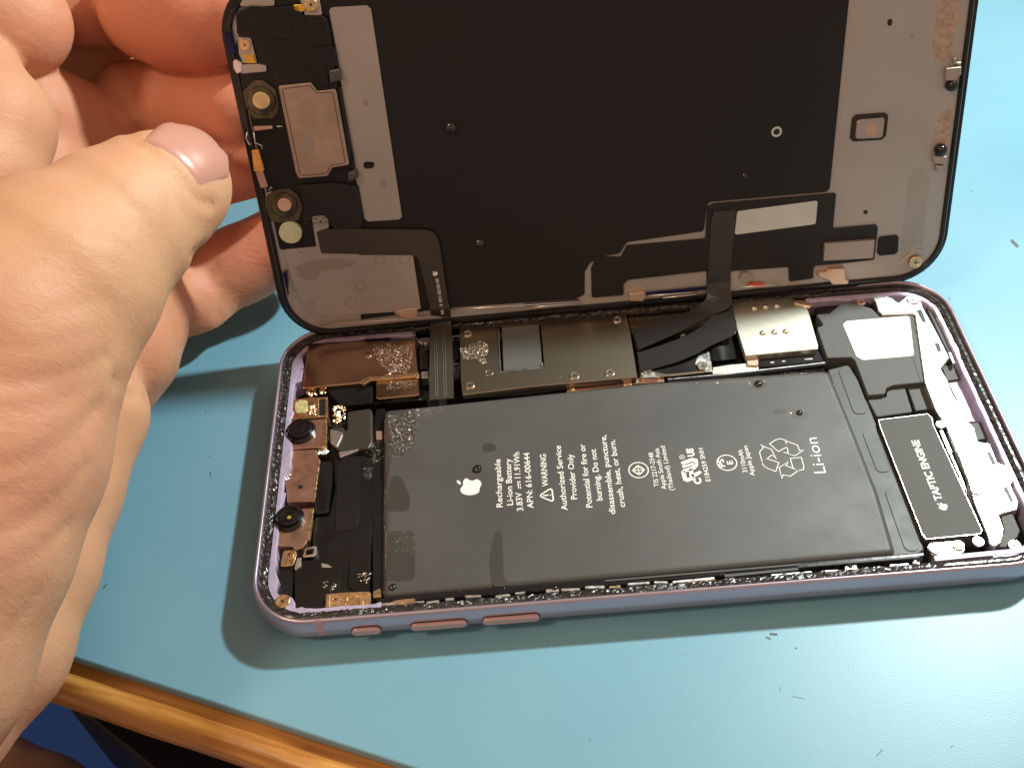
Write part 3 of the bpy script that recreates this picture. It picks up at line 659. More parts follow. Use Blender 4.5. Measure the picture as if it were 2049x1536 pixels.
slab('ribbon_pad', c6([(622,1180),(790,1160),(800,1085),(960,1065),(1030,1295),(705,1340)]), BASE, 2, 4.9, 'greytape', PH, r=.5)
slab('ribbon_pad', c6([(985,1062),(1130,1035),(1205,1265),(1060,1285)]), BASE, 2, 4.6, 'greytape', PH, r=.3)
tp = slab('haptic_motor', c7([(215,150),(600,100),(640,135),(650,200),(1022,1000),(1010,1030),(620,1072),(572,1060)]), BASE, 2, 6.0, 'taptic', PH, r=.55, bev=.10)
bm = bmesh.new(); stroke_bm(bm, c7([(560,1030),(590,1066),(1000,1028),(1018,1000),(640,185),(635,140),(600,106),(222,152),(240,215),(560,1030)]), BASE, 6.02, .045)
up_faces(bm, BASE); link('bright_edge', bm, 'steel', tp)
bm = bmesh.new(); text_bm(bm, 'TAPTIC ENGINE', c7([(716,768)])[0], c7([(528,305)])[0], BASE, 6.03, 1.45, .028)
a = np.array(BASE.un(*c7([(712,815)])[0], 6.03)); b = np.array(BASE.un(*c7([(665,800)])[0], 6.03)); d = b-a; emblem_bm(bm, a[0], a[1], math.atan2(d[1], d[0])-math.pi/2, 1.9, BASE, 6.03)
up_faces(bm, BASE); link('printed_lettering', bm, 'white', tp)
boxes('motor_clip', [(c7([(690,232),(715,228),(790,400),(765,415)]),4,6.0), (c7([(975,810),(995,800),(1080,985),(1055,990)]),3,5.4), (c7([(770,420),(785,415),(1000,900),(985,905)]),3,5.2)], BASE, 'steel', PH, bev=.05)
slab('screw_plate', c7([(590,1130),(620,1095),(700,1090),(840,1075),(885,1100),(890,1150),(860,1180),(640,1195)]), BASE, 2, 5.3, 'steel', PH, r=1.0)
for x, y, r in [(655,1138,1.05),(840,1112,1.05)]: screw(*c7([(x,y)])[0], r, BASE, 5.75, PH, 'screw')
for x, y, r in [(990,1083,1.1),(1270,1112,1.2),(980,680,1.3),(700,185,1.0)]: screw(*c7([(x,y)])[0], r, BASE, 6.0 if y > 1000 else 6.6, PH, 'steel')
screw(*c6([(1035,270)])[0], 1.3, BASE, 6.8, PH, 'steel'); screw(*c6([(565,290)])[0], 1.0, BASE, 5.6, PH, 'rose')

# ---- left side: rear camera modules
def camera(plate, lensxy, r, strip, amber):
    cm = slab('camera_plate', plate, BASE, 2.2, 5.9, 'copper', PH, r=.35, bev=.15)
    slab('plate_edge', strip, BASE, 4.5, 6.0, 'gold', cm, r=.1, bev=.08)
    ln = lathe('camera_lens', *lensxy, BASE, 6.6, [(r*1.15,5.9),(r*1.15,6.5),(r*1.02,6.75),(r*.92,6.75),(r*.92,7.35),(r*.86,7.5),(r*.74,7.55),(r*.70,7.3),(r*.42,7.18),(r*.36,7.22),(r*.2,7.3),(0,7.33)], 'lens', cm, 36, smooth=False)
    if amber:
        x, y = BASE.un(lensxy[0], lensxy[1], 7.34); bm = bmesh.new(); lathe_bm(bm, BASE, x, y, [(.42,7.34),(.25,7.40),(0,7.42)], 14); link('lens_center', bm, 'amber', ln)
camera(c8([(405,432),(830,392),(825,680),(375,712)]), c8([(570,512)])[0], 2.75, c8([(800,395),(840,392),(835,680),(785,690)]), False)
slab('middle_plate', c8([(470,718),(735,710),(745,790),(770,815),(735,1000),(700,1240),(432,1250),(418,1035),(440,850)]), BASE, 2.2, 5.6, 'copper', PH, r=.25, bev=.12)
boxes('plate_hole', [(c8([(545,1075),(595,1075),(595,1110),(545,1110)]),5.5,5.63)], BASE, 'dark', PH, bev=.01)
slab('plate_edge', c8([(735,822),(772,818),(712,1240),(690,1245)]), BASE, 4, 5.7, 'gold', PH, r=.1)
camera(cb([(275,5),(690,-25),(640,260),(610,330),(575,370),(505,400),(478,362),(232,352)]), cb([(442,72)])[0], 2.6, cb([(650,-20),(692,-25),(640,300),(605,300)]), True)
gr = random.Random(21)
def lumps(name, cx, cy, rx, ry, z, n, r0, r1, m):
    bm = bmesh.new()
    for k in range(n):
        x, y = BASE.un(cx+gr.uniform(-rx, rx), cy+gr.uniform(-ry, ry), z); r = gr.uniform(r0, r1)
        v = bmesh.ops.create_icosphere(bm, subdivisions=1, radius=r)['verts']
        for q in v: q.co = Vector((q.co.x*gr.uniform(.8, 1.3)+x, q.co.y*gr.uniform(.8, 1.2)+y, q.co.z*.8+z-r*.3))
    link(name, bm, m, PH)
# flash and microphone cluster
slab('flash_module', c8([(470,205),(650,175),(845,170),(850,370),(700,385),(455,400)]), BASE, 2.4, 6.0, 'gold', PH, r=.4)
slab('flash_lens', c8([(505,225),(630,190),(650,320),(520,345)]), BASE, 5.9, 6.25, 'yellow', PH, r=.9, bev=.2, seg=2)
lumps('flash_grain', *c8([(575,270)])[0], 11, 12, 6.2, 60, .14, .26, 'yellow')
boxes('module_frame', [(c8([(745,175),(845,172),(845,190),(745,193)]),6,6.4), (c8([(825,190),(848,190),(848,380),(828,380)]),6,6.4), (c8([(735,190),(755,190),(755,370),(735,370)]),6,6.25)], BASE, 'gold', PH)
boxes('module_gap', [(c8([(760,200),(822,198),(822,360),(760,362)]),5.9,6.03)], BASE, 'dark', PH, bev=.01)
for q, rx, ry, z, n in (((680,135),9,7,5.5,16), ((690,290),6,14,6.0,22), ((965,350),12,17,5.0,46), ((800,120),5,4,5.4,6), ((430,960),8,11,5.6,20), ((370,1060),9,16,5.0,16), ((790,740),10,6,5.0,18)):
    lumps('solder_blob', *c8([q])[0], rx, ry, z, n, .25, .55, 'gold' if q[0] > 600 and q[0] != 790 else 'steel')
slab('folded_ribbon', c8([(1045,320),(1290,285),(1305,330),(1310,640),(1270,700),(1100,720),(960,740),(880,560),(880,490),(1000,470),(1045,540)]), BASE, 2, 5.3, 'flexb', PH, r=.7, bev=.5, seg=4)
boxes('fold_edge', [(c8([(960,735),(1160,700),(1165,715),(975,790)]),4,5.4), (c8([(870,500),(1000,530),(1000,560),(940,690),(880,640)]),4,5.7)], BASE, 'steel', PH, bev=.15)
slab('ribbon_cover', c8([(770,830),(895,820),(895,1000),(850,1350),(720,1370),(700,1250)]), BASE, 2, 5.5, 'glossy', PH, r=.6, bev=.45, seg=4)
slab('black_shield', c8([(905,800),(1180,770),(1290,790),(1300,1536),(1270,2240),(700,2240),(690,1620),(720,1400),(860,1390),(920,1100)]), BASE, 2, 4.6, 'tape', PH, r=.5, bev=.2)
slab('antenna_sheet', c8([(950,830),(1180,800),(1180,1400),(1130,1520),(930,1560),(930,1330)]), BASE, 4.5, 4.75, 'flex', PH, r=1.0, bev=.05)
boxes('contact_pin', [(c8([(1340,520),(1405,520),(1410,605),(1345,610)]),3,4.9), (c8([(1430,400),(1450,400),(1450,640),(1430,640)]),3,5.2)], BASE, 'rose', PH)
boxes('gap_shade', [(c8([(1310,800),(1420,640),(1440,1530),(1430,2200),(1300,2200)]),1.5,3.0)], BASE, 'cavity', PH)
# lower left corner
slab('screw_tab', cb([(385,400),(500,395),(520,440),(485,550),(355,562),(370,470)]), BASE, 3, 5.8, 'gold', PH, r=.4); screw(*cb([(437,440)])[0], 1.0, BASE, 6.1, PH, 'gold')
slab('small_clip', cb([(600,380),(715,350),(715,430),(690,460),(570,470)]), BASE, 3, 5.6, 'steel', PH, r=.4, holes=[(cb([(615,395),(695,380),(680,440),(605,450)]), .2)])
boxes('small_post', [(cb([(525,475),(562,472),(555,560),(500,600),(495,570)]),3,5.7), (cb([(760,525),(830,540),(882,572),(770,570)]),4,5.3)], BASE, 'steel', PH)
slab('corner_cover', cb([(330,570),(485,565),(470,880),(290,860),(285,780)]), BASE, 2, 5.0, 'flex', PH, r=.3)
slab('black_connector', cb([(555,510),(760,485),(930,520),(960,580),(940,830),(810,830),(800,985),(500,1000),(490,620)]), BASE, 2, 5.2, 'tape', PH, r=.5, bev=.15)
slab('black_connector', cb([(1045,480),(1240,460),(1245,800),(1110,820),(1030,760)]), BASE, 2, 5.0, 'tape', PH, r=.4)
slab('corner_boss', cb([(300,900),(340,860),(400,845),(470,870),(500,920),(495,1010),(430,1030),(330,990)]), BASE, 2, 6.0, 'wall', PH, r=.8); screw(*cb([(375,905)])[0], 1.45, BASE, 7.0, PH, 'gold')
bk = slab('gold_bracket', cb([(810,830),(900,825),(1010,815),(1255,805),(1255,965),(1130,970),(960,990),(870,975),(800,970)]), BASE, 3, 6.0, 'gold', PH, r=.3, bev=.2)
for L, h in (([(820,840),(850,838),(845,965),(815,965)],6.3), ([(870,840),(1240,820),(1240,850),(870,865)],6.25), ([(1000,905),(1180,895),(1180,915),(1000,925)],6.35), ([(975,850),(1025,848),(1020,905),(975,905)],6.45), ([(1060,925),(1100,925),(1100,960),(1060,960)],6.3)):
    slab('bracket_rib', cb(L), BASE, 5.9, h, 'gold', bk, r=.15, bev=.08)
for x, y in ((905,885),(1135,920)): screw(*cb([(x,y)])[0], .95, BASE, 6.2, bk, 'gold')
boxes('gold_contact', [(cb([(1280,815),(1355,775),(1362,870),(1280,875)]),3,5), (cb([(520,1000),(655,990),(655,1003),(520,1012)]),4,5.6)], BASE, 'gold', PH)
# near side rail, spring contacts and coils
boxes('near_rail', [([(752,1196),(1100,1166),(1500,1133),(1800,1108),(1850,1104),(1850,1112),(1500,1146),(1100,1180),(760,1206)],2,6.2)], BASE, 'rail', PH, bev=.2)
boxes('rail_trim', [([(1210,1160),(1600,1127),(1600,1130),(1210,1163)],6.1,6.4), ([(1615,1129),(1840,1112),(1840,1115),(1615,1133)],6,6.35), ([(1450,1146),(1596,1133),(1598,1139),(1450,1154)],5,6.2)], BASE, 'greytape', PH, bev=.02)
gr = random.Random(5)
segs = [(755,815),(826,848),(852,878),(890,908),(930,962),(990,1020),(1030,1050),(1092,1118),(1122,1160),(1170,1210),(1218,1240),(1255,1300),(1308,1336),(1345,1430),(1447,1470),(1542,1624),(1645,1680),(1690,1712),(1722,1752),(1780,1818),(1826,1840)]
for i, (x0, x1) in enumerate(segs):
    y0 = 1206-(x0-755)*.0800+gr.uniform(-2,2); y1 = 1206-(x1-755)*.0800+gr.uniform(-1,1); h = gr.uniform(4.5, 7)
    if x0 > 1440: y0 += 4; y1 += 4
    bm = bmesh.new(); slab_bm(bm, rnd(BASE.P([(x0,y0),(x1,y1),(x1+1,y1+h),(x0+1,y0+h)], 6.3), .15, 2), BASE, 3, 6.3+gr.uniform(-.4,.1), .12)
    link('rail_contact', bm, 'steel', PH)
for i, (x, y) in enumerate([(833,1211),(892,1208),(975,1202),(1062,1194),(1110,1176),(1385,1172),(1700,1134)]):
    bm = bmesh.new(); c = BASE.un(x, y, 6.2); lathe_bm(bm, BASE, *c, [(.7,5.0),(.75,6.0),(.5,6.5),(0,6.6)], 14)
    bmesh.ops.recalc_face_normals(bm, faces=bm.faces); link('rubber_bumper', bm, 'glossy', PH, smooth=True)
boxes('gold_contact', [([(1219,1172),(1241,1170),(1243,1178),(1221,1181)],4,6.5), ([(1690,1133),(1714,1130),(1716,1138),(1692,1142)],4,6.5), ([(1400,1172),(1470,1166),(1471,1170),(1401,1177)],4,6.0)], BASE, 'gold', PH)
boxes('copper_strip', [([(1335,1166),(1430,1158),(1431,1164),(1336,1173)],4,6.1)], BASE, 'copper', PH)
boxes('white_lug', [([(1825,1126),(1832,1118),(1838,1128)],5,6.8), ([(1308,1172),(1330,1168),(1336,1176),(1308,1180)],5,6.6)], BASE, 'label', PH)
boxes('side_coil', [([(780,1204),(795,1199),(830,1196),(832,1206),(800,1210)],4,6.4)], BASE, 'gold', PH)

# ---------------- screen assembly, held open ----------------
LD = thing('screen_assembly', 'lifted phone screen seen from its dark inner side, standing open above the lavender phone body', 'phone screen', tuple(LID.wd(75,0,0)))
l1 = lambda L: s3(430, 0, 4.8, L); l2 = lambda L: s3(470, 300, 4.041, L); l6 = lambda L: s3(1150, 360, 3.7255, L); l7 = lambda L: s3(1600, 0, 4.563, L); l8 = lambda L: s3(1600, 300, 4.563, L)
def lr(d, r=11.4, n=12): return rnd([(d,d-2.2),(W-d,d-2.2),(W-d,H+1.2-d),(d,H+1.2-d)], max(.6, r-d), n)
def ringstack(name, prof, fr, m, parent, fn, smooth=True, cap=None):
    bm = bmesh.new(); prev = None
    for d, z in prof:
        cur = ring(bm, fr, fn(d), z)
        if prev: bridge(bm, prev, cur)
        else: first = cur
        prev = cur
    if cap: bm.faces.new(prev)
    if cap == 2: bm.faces.new(first[::-1])
    bmesh.ops.recalc_face_normals(bm, faces=bm.faces)
    return link(name, bm, m, parent, smooth)
ringstack('front_glass', [(1.2,-1.7),(.5,-1.6),(.12,-1.3),(0,-.9),(.0,-.5)], LID, 'glossy', LD, lr)
bm = bmesh.new(); bm.faces.new(ring(bm, LID, lr(1.2), -1.7)[::-1]); link('display_face', bm, 'glossy', LD)
ringstack('screen_frame', [(.0,-.5),(.15,-.05),(.5,.05),(1.15,.1),(1.3,.9),(1.5,1.15),(2.0,1.15),(2.2,.9),(2.25,.2)], LID, 'rail', LD, lr, smooth=False)
bm = bmesh.new(); slab_bm(bm, lr(2.2), LID, -.5, .55, .05); pl = link('steel_backplate', bm, 'plate', LD)
bm = bmesh.new(); stroke_bm(bm, [(464,44),(470,28),(482,12),(500,-6)], LID, 1.2, .12); stroke_bm(bm, [(463,60),(466,80),(472,104),(476,118)], LID, 1.2, .16); stroke_bm(bm, [(566,545),(569,556),(574,575),(577,590)], LID, 1.2, .18); up_faces(bm, LID); link('indigo_glint_line', bm, 'blue', LD)  # blue reflection along the screen edge, painted as indigo strokes
W1 = .85
slab('graphite_sheet', [(740,-80),(1705,-80),(1699,0),(1660,384),(1416,405),(1408,463),(1254,485),(1240,508),(1205,513),(1180,527),(1170,545),(1170,590),(1150,598),(900,616),(722,640),(722,-80)], LID, .5, W1, 'screenback', LD, r=[0,0,0,1.2,1.0,.8,1.0,1.4,.8,.8,.8,1,0,0,0,0], bev=.05)
slab('graphite_sheet', [(560,-60),(760,-60),(742,14),(804,438),(905,480),(905,618),(840,622),(836,515),(640,512),(625,497),(560,500),(470,100),(490,20)], LID, .5, .82, 'tape', LD, r=.5, bev=.04)
slab('steel_strip', l1([(1095,98),(1130,75),(1460,55),(1500,90)]) + l2([(1352,545),(1325,565),(1075,580),(1045,555),(975,220),(915,-80)]) + l1([(1190,620)]), LID, .8, 1.25, 'plate', LD, r=.6, bev=.06, holes=[(l2([(1040,105),(1060,95),(1120,97),(1132,120),(1115,152),(1055,155),(1038,135)]), .5)])
# upper left electronics: sensor flex cover, earpiece speaker, camera rings
slab('sensor_cover', l1([(200,130),(340,60),(560,75),(800,60),(850,150),(1030,155),(1075,190),(1110,300),(1150,640),(1180,830),(1160,860),(985,880),(930,795),(600,830),(540,640),(420,620),(370,380),(210,330)]), LID, .8, 2.0, 'tape', LD, r=.5, bev=.15, seg=2)
boxes('cover_emboss', [(l1([(520,215),(590,210),(740,215),(750,385),(550,385),(520,340)]),1.9,2.3), (l1([(880,215),(1070,190),(1110,440),(920,455)]),1.9,2.2), (l1([(930,650),(1060,650),(1095,730),(1085,830),(1000,840),(945,790)]),1.9,2.35)], LID, 'tape', LD, bev=.15)
slab('sensor_cover', l2([(520,290),(780,270),(970,290),(1010,400),(1040,560),(1020,640),(800,650),(750,560),(720,530),(620,530),(600,620),(550,620),(555,460)]), LID, .8, 1.7, 'flex', LD, r=.4, bev=.1)
bm = bmesh.new()
for k in (360,410,460,510,570,610): stroke_bm(bm, l2([(600,k*.98),(985+k*.06,k*.93)]), LID, 1.72, .05)
for L in ([(200,70),(560,75),(600,190)], [(605,200),(800,205),(870,215),(895,330),(930,450)], [(930,455),(1110,450)], [(740,215),(760,380),(560,385)]): stroke_bm(bm, l1(L), LID, 2.06, .05)
up_faces(bm, LID); link('cover_crease', bm, 'glossy', LD)
ear = slab('earpiece_speaker', l1([(605,830),(925,797),(985,880),(1155,858),(1170,900)]) + l2([(925,125),(790,148),(750,215),(515,236),(490,180)]), LID, .8, 2.3, 'plate', LD, r=.5, bev=.2)
bm = bmesh.new(); stroke_bm(bm, rnd(LID.P(l1([(645,855),(905,825),(985,895),(1130,885)]) + l2([(893,105),(780,125),(740,190),(530,210)]), 2.32), .5, 3), LID, 2.32, .07, closed=True, px=False); up_faces(bm, LID); link('press_line', bm, 'dark', ear)
M['chiplid2'] = mat('ear_bronze', (.50,.37,.29), .38, .75, bump=.15, bscale=900, var=.12, vscale=200)
ear.data.materials.clear(); ear.data.materials.append(M['chiplid2'])
boxes('foam_strip', [(l1([(1120,450),(1160,455),(1185,640),(1150,640)]),1,1.9), (l1([(1180,840),(1210,830),(1340,1536),(1290,1536)]),.9,1.8), (l2([(930,0),(950,0),(975,150),(950,160)]),.9,1.8), (l2([(960,290),(1000,290),(1045,550),(1030,555)]),.9,1.6)], LID, 'rail', LD)
boxes('flex_pin', [(l1([(1095,685),(1200,665),(1215,780),(1110,800)]),1.2,2.6), (l2([(915,190),(985,170),(995,235),(920,260)]),1.2,2.6)], LID, 'greytape', LD, bev=.3)
def sensor(px, py, r, disc, m):
    o = lathe('camera_ring', px, py, LID, 1.2, [(r,.8),(r,1.6),(r*.92,1.9),(r*.62,2.1),(r*.58,2.4),(r*.50,2.5),(r*.46,2.35),(0,2.3)], 'olive', LD, 30)
    lathe('center_disc', px, py, LID, 2.4, [(disc,2.35),(disc,2.55),(disc*.9,2.62),(0,2.62)], m, o, 26)
slab('ring_tape', l1([(380,775),(460,770),(580,860),(615,1000),(600,1090),(560,1140),(370,1145),(300,1040),(265,880)]), LID, .8, 1.3, 'olive', LD, r=.8, bev=.1)
slab('ring_tape', l2([(240,395),(290,330),(440,315),(520,380),(550,460),(520,570),(350,590),(290,580),(250,470)]), LID, .8, 1.3, 'olive', LD, r=.9, bev=.1)
sensor(*l1([(447,965)])[0], 2.9, 1.75, 'disc_gold'); sensor(*l2([(402,442)])[0], 2.7, 1.45, 'disc_pink')
lathe('light_sensor', *l2([(450,668)])[0], LID, 1.6, [(2.45,.8),(2.45,1.8),(2.3,1.95),(2.1,1.9),(0,1.9)], 'disc_cream', LD, 34)
# brackets, pads and screws of the top edge
for pts, w1 in [(l1([(215,360),(345,362),(410,615),(270,610),(230,520)]),1.6), (l1([(250,625),(490,615),(495,690),(245,712)]),1.9), (l1([(810,0),(1000,-10),(1030,150),(860,150),(850,60)]),1.7), (l1([(280,-20),(570,-20),(570,60),(330,70),(230,60)]),1.4)]:
    slab('steel_tab', pts, LID, .8, w1, 'plate', LD, r=.3, bev=.08)
slab('steel_tab', l1([(170,590),(200,570),(260,610),(265,700),(210,715),(175,660)]), LID, .8, 2.2, 'steel', LD, r=.4, bev=.3, seg=3)
screw(*l1([(285,435)])[0], 1.15, LID, 2.0, LD, 'gold'); screw(*l1([(920,50)])[0], 1.35, LID, 2.1, LD, 'gold')
boxes('gold_pad', [(l1([(270,530),(365,525),(395,610),(300,612)]),1.5,1.9), (l1([(755,50),(850,45),(870,100),(830,120),(760,100)]),1.6,2.0)], LID, 'goldpad', LD)
boxes('orange_flex', [(l2([(135,10),(190,2),(235,160),(225,180),(155,175)]),1,1.7)], LID, 'orange', LD)
boxes('flex_tail', [(l2([(165,180),(225,175),(268,300),(210,310)]),1,1.5), (l1([(370,1220),(550,1212),(555,1240),(375,1262)]),1,1.8)], LID, 'rose', LD)
bm = bmesh.new()
for L in ([(375,1270),(385,1370),(450,1400),(455,1435)], [(310,1270),(300,1330),(330,1390),(350,1380)], [(590,1215),(650,1215)]):
    bm = bmesh.new(); wire_bm(bm, [LID.wd(*LID.un(*q, 1.8), 1.8) for q in l1(L)], .14); link('spring_wire', bm, 'steel', LD, smooth=True)
bm = bmesh.new()
wire_bm(bm, [LID.wd(*LID.un(*q, 1.7), 1.7) for q in l2([(285,295),(300,310),(270,320),(290,340),(260,355),(250,380)])], .13)
link('spring_wire', bm, 'steel', LD, smooth=True)
boxes('frame_latch', [(l1([(85,340),(140,320),(180,420),(190,520),(125,520)]),.3,1.7), (l2([(395,990),(420,985),(430,1100),(410,1120)]),.3,1.6)], LID, 'blue', LD)
# lower left steel plate, front sensor ribbon
slab('lower_plate', l2([(395,812),(658,785),(620,540),(735,528),(755,570),(762,630),(665,665),(700,835),(965,830),(1010,848),(1440,850),(1505,1285),(1290,1320),(1290,1310),(770,1345),(755,1328),(640,1326),(560,1265),(500,1160),(450,1020)]), LID, .8, 1.5, 'plate', LD, r=.35, bev=.08)
screw(*l2([(692,580)])[0], 1.0, LID, 1.75, LD, 'chiplid')
M['stain'] = mat('water_stain', (.36,.31,.26), .38, .5, var=.1); gr = random.Random(9)
def blot(bm, x, y, rx, ry, w, hole=0):
    bm = bmesh.new(); c = np.array(LID.un(x, y, w)); n = 26; ph = gr.random()*6
    P = [(c[0]+rx*(1+.12*math.sin(3*a+ph))*math.cos(a), c[1]+ry*(1+.10*math.sin(2*a+ph))*math.sin(a)) for a in [2*math.pi*k/n for k in range(n)]]
    if hole: stroke_bm(bm, P, LID, w, hole, closed=True, px=False)
    else: bm.faces.new(ring(bm, LID, P, w))
    up_faces(bm, LID); link('dried_stain', bm, 'stain', LD)
for x, y, r in [(1170,890,1.0),(1370,885,1.1),(935,1235,1.2),(615,1250,.8),(1015,1105,1.1)]: blot(bm, *l2([(x,y)])[0], r, r, 1.512, .16)
blot(bm, *l2([(720,930)])[0], 6.5, 1.4, 1.508); blot(bm, *l2([(600,1000)])[0], 2.6, 1.5, 1.516); blot(bm, *l2([(535,825)])[0], .3, .3, 1.512)
for x, y, r in [(1200,270,.7),(1203,318,.2)]: blot(bm, *l2([(x,y)])[0], r, r, 1.262)
blot(bm, *l1([(1445,990)])[0], .6, .75, 1.262); blot(bm, *l1([(890,1380)])[0], 1.3, 2.2, 2.33)
blot(bm, 1825, 74, .4, .5, .57); blot(bm, 1493, 555, 1.6, 1.3, 1.03)

slab('sensor_ribbon', l2([(665,665),(765,640),(1560,648),(1620,680),(1650,740),(1735,1290),(1590,1290),(1570,1230),(1485,880),(1440,850),(720,838),(700,820)]), LID, 1.5, 1.8, 'flexb', LD, r=[.8,.3,2,2,1,0,0,.4,1.2,.8,.3,.3], bev=.04)
def tozb(px, py, z): return BASE.wd(*BASE.un(px, py, z), z)
def tozl(px, py, w): return LID.wd(*LID.un(px, py, w), w)
bm = bmesh.new(); a = np.array(LID.un(876,552,1.84)); b = np.array(LID.un(866,547,1.84))
b = np.array(LID.un(862.5,547.5,1.84)); d = b-a; emblem_bm(bm, *LID.un(870,547,1.84), math.atan2(d[1], d[0])-math.pi/2, 1.25, LID, 1.84)
text_bm(bm, '821-02123-05', (884.5,604), (877,557), LID, 1.84, .62, .02); text_bm(bm, 'N14 49', (888.5,628), (885,608), LID, 1.84, .62, .03)
up_faces(bm, LID); link('printed_lettering', bm, 'white', LD)
Lp = smoothpath([tozl(859,612,1.8), tozl(861,622,1.8), tozb(861,640,8.6), tozb(860,680,7.7), tozb(859,740,6.9), tozb(859,800,6.4)], 5)
Rp = smoothpath([tozl(899,608,1.8), tozl(901,620,1.8), tozb(902,640,8.6), tozb(905,680,7.7), tozb(907,740,6.9), tozb(908,796,6.4)], 5)
rb = ribbon('ribbon_bridge', Lp, Rp, 'flexb', LD, .2)
bm = bmesh.new()
for x0, x1, ya in ((868,872,665),(873,876,665),(885,889,662),(890,893,662)):
    P = [np.array(tozb(x0+(x1-x0)*t, ya+(793-ya)*t, 7.98-1.55*min(1, t*1.05))) for t in (0,.25,.5,.75,1)]
    wire_bm(bm, P, .08, 6)
link('ribbon_trace', bm, 'trace', rb)
bm = bmesh.new(); text_bm(bm, '1933', (893.5,640), (891,622), Frame(np.array(tozb(880,630,8.9)), LID.X, LID.Y), 0.3, .7, .03); up_faces(bm, LID); link('ribbon_number', bm, 'white', rb)
# lower right black flex sheets over the steel
slab('display_flex', l6([(128,880),(122,660),(160,590),(200,575),(345,575),(390,490),(975,440),(990,200),(1040,178),(1950,100),(1925,365)]) + l8([(700,685),(716,705),(700,850),(682,1005)]) + l6([(2050,618),(1795,642),(1780,660),(1780,735),(1600,760),(1595,650),(1165,682),(1155,780),(985,800),(985,680),(400,745),(365,780),(365,860)]), LID, .5, 1.0, 'flex', LD, r=.45, bev=.05)
slab('flex_window', l6([(1212,235),(1812,155),(1797,330),(1192,410)]), LID, .9, 1.1, 'plate_w', LD, r=.5, bev=.03)
slab('display_ribbon', l6([(1020,290),(1045,240),(1200,222),(1185,420),(1165,680),(1155,800),(985,805),(1000,600)]), LID, 1.0, 1.25, 'ribbon', LD, r=[.5,.9,.2,.2,0,0,0,0], bev=.04)
slab('flex_chip', l8([(232,858),(690,825),(672,990),(220,1015)]), LID, .9, 2.0, 'chiplid', LD, r=.15, bev=.12)
slab('black_pad', l8([(740,795),(895,780),(905,800),(900,930),(870,955),(730,968),(710,940),(722,815)]), LID, .5, .9, 'tape', LD, r=.6, bev=.08)
ck = slab('window_rim', l7([(480,1085),(510,1050),(780,1030),(812,1055),(790,1245),(750,1280),(490,1295),(460,1270)]), LID, .5, .8, 'glossy', LD, r=.7, bev=.08)
slab('window_chip', l7([(525,1110),(560,1095),(770,1078),(778,1100),(760,1250),(730,1262),(530,1270),(510,1255)]), LID, .7, 1.25, 'chiplid', ck, r=.4, bev=.12)
slab('chip_mark', l7([(612,1135),(700,1128),(695,1228),(597,1235)]), LID, 1.2, 1.27, 'tan', ck, r=.1, bev=.01)
boxes('plate_hole', [(l7([(800,200),(820,172),(845,180),(848,215),(832,240),(805,235)]),.5,.58), (l8([(582,560),(602,547),(622,555),(624,575),(605,590),(582,583)]),.5,.58)], LID, 'dark', LD, bev=.01)
bm = bmesh.new()
for x0, y0, x1, y1 in [(1700,0,1665,365),(1703,0,1667,388)]: stroke_bm(bm, [(x0+4,y0),(x1+1,y1)], LID, .56, .045)
stroke_bm(bm, l8([(682,1005),(665,1110)]), LID, .56, .05)
up_faces(bm, LID); link('plate_seam', bm, 'tan', LD)
bm = bmesh.new(); gr = random.Random(4)
A_, B_ = np.array(LID.un(1712,60,.56)), np.array(LID.un(1690,380,.56)); dd = (B_-A_); nrow = 34; ex = np.array([dd[1], -dd[0]])/np.linalg.norm(dd); ex = ex if ex[0] > 0 else -ex
for i in range(nrow):
    for j in range(12):
        if gr.random() < .35: continue
        c = A_+dd*i/nrow+ex*(1.0+j*1.0); bm.faces.new(ring(bm, LID, circ(c[0], c[1], .09, 6), .556))
up_faces(bm, LID); tag(link('dot_grid', bm, 'chiplid', LD), kind='stuff')
# ribbed cooling pattern and copper residue on the steel
bm = bmesh.new()
for k in range(13):
    t = k/12; x0 = 1000+t*185; x1 = 925+t*185; bulge = 75*math.sin(math.pi*t)
    stroke_bm(bm, l8([(x0+5,240-bulge),(x0-28,480),(x1+8,860),(x1-10+t*20,1010-t*200)]), LID, .57, .055)
stroke_bm(bm, l8([(905,1020),(1065,895),(1125,905)]), LID, .57, .08)
up_faces(bm, LID); link('ribbed_pattern', bm, 'stain', LD)
slab('residue_patch', l7([(1265,-30),(1455,-30),(1430,300),(1400,400),(1385,520),(1290,575),(1225,520),(1200,400),(1235,250),(1255,120)]), LID, .54, .575, 'copperres', LD, r=1.0, bev=.01)
slab('residue_patch', l7([(1330,1010),(1395,980),(1350,1340),(1240,1330),(1230,1200),(1260,1060)]), LID, .54, .575, 'copperres', LD, r=1.0, bev=.01)
slab('corner_foil', l8([(905,1035),(1060,905),(1130,905),(1130,960),(1000,1080),(930,1085)]), LID, .54, .75, 'chiplid', LD, r=.4, bev=.03)
# edge clips
for L, m, w1 in [([(1340,625),(1480,610),(1475,690),(1440,700),(1430,740),(1335,740)],'chiplid',1.8), ([(1405,535),(1430,530),(1435,570),(1480,568),(1478,590),(1410,592)],'chiplid',1.6)]: slab('edge_clip', l7(L), LID, .5, w1, m, LD, r=.2)
slab('edge_clip', l8([(1220,60),(1350,60),(1335,130),(1235,130)]), LID, .5, 1.8, 'chiplid', LD, r=.2); slab('edge_clip', l8([(1250,145),(1325,142),(1315,180),(1280,185),(1265,210),(1250,205)]), LID, .5, 1.6, 'chiplid', LD, r=.15)
for q in (l7([(1390,780)])[0], l7([(1290,1370)])[0]): lathe('rubber_bumper', *q, LID, 1.2, [(1.25,.5),(1.3,1.2),(1.05,2.0),(.6,2.4),(0,2.5)], 'glossy', LD, 20, smooth=True)
screw(*l8([(1065,1030)])[0], 1.5, LID, 1.6, LD, 'gold')
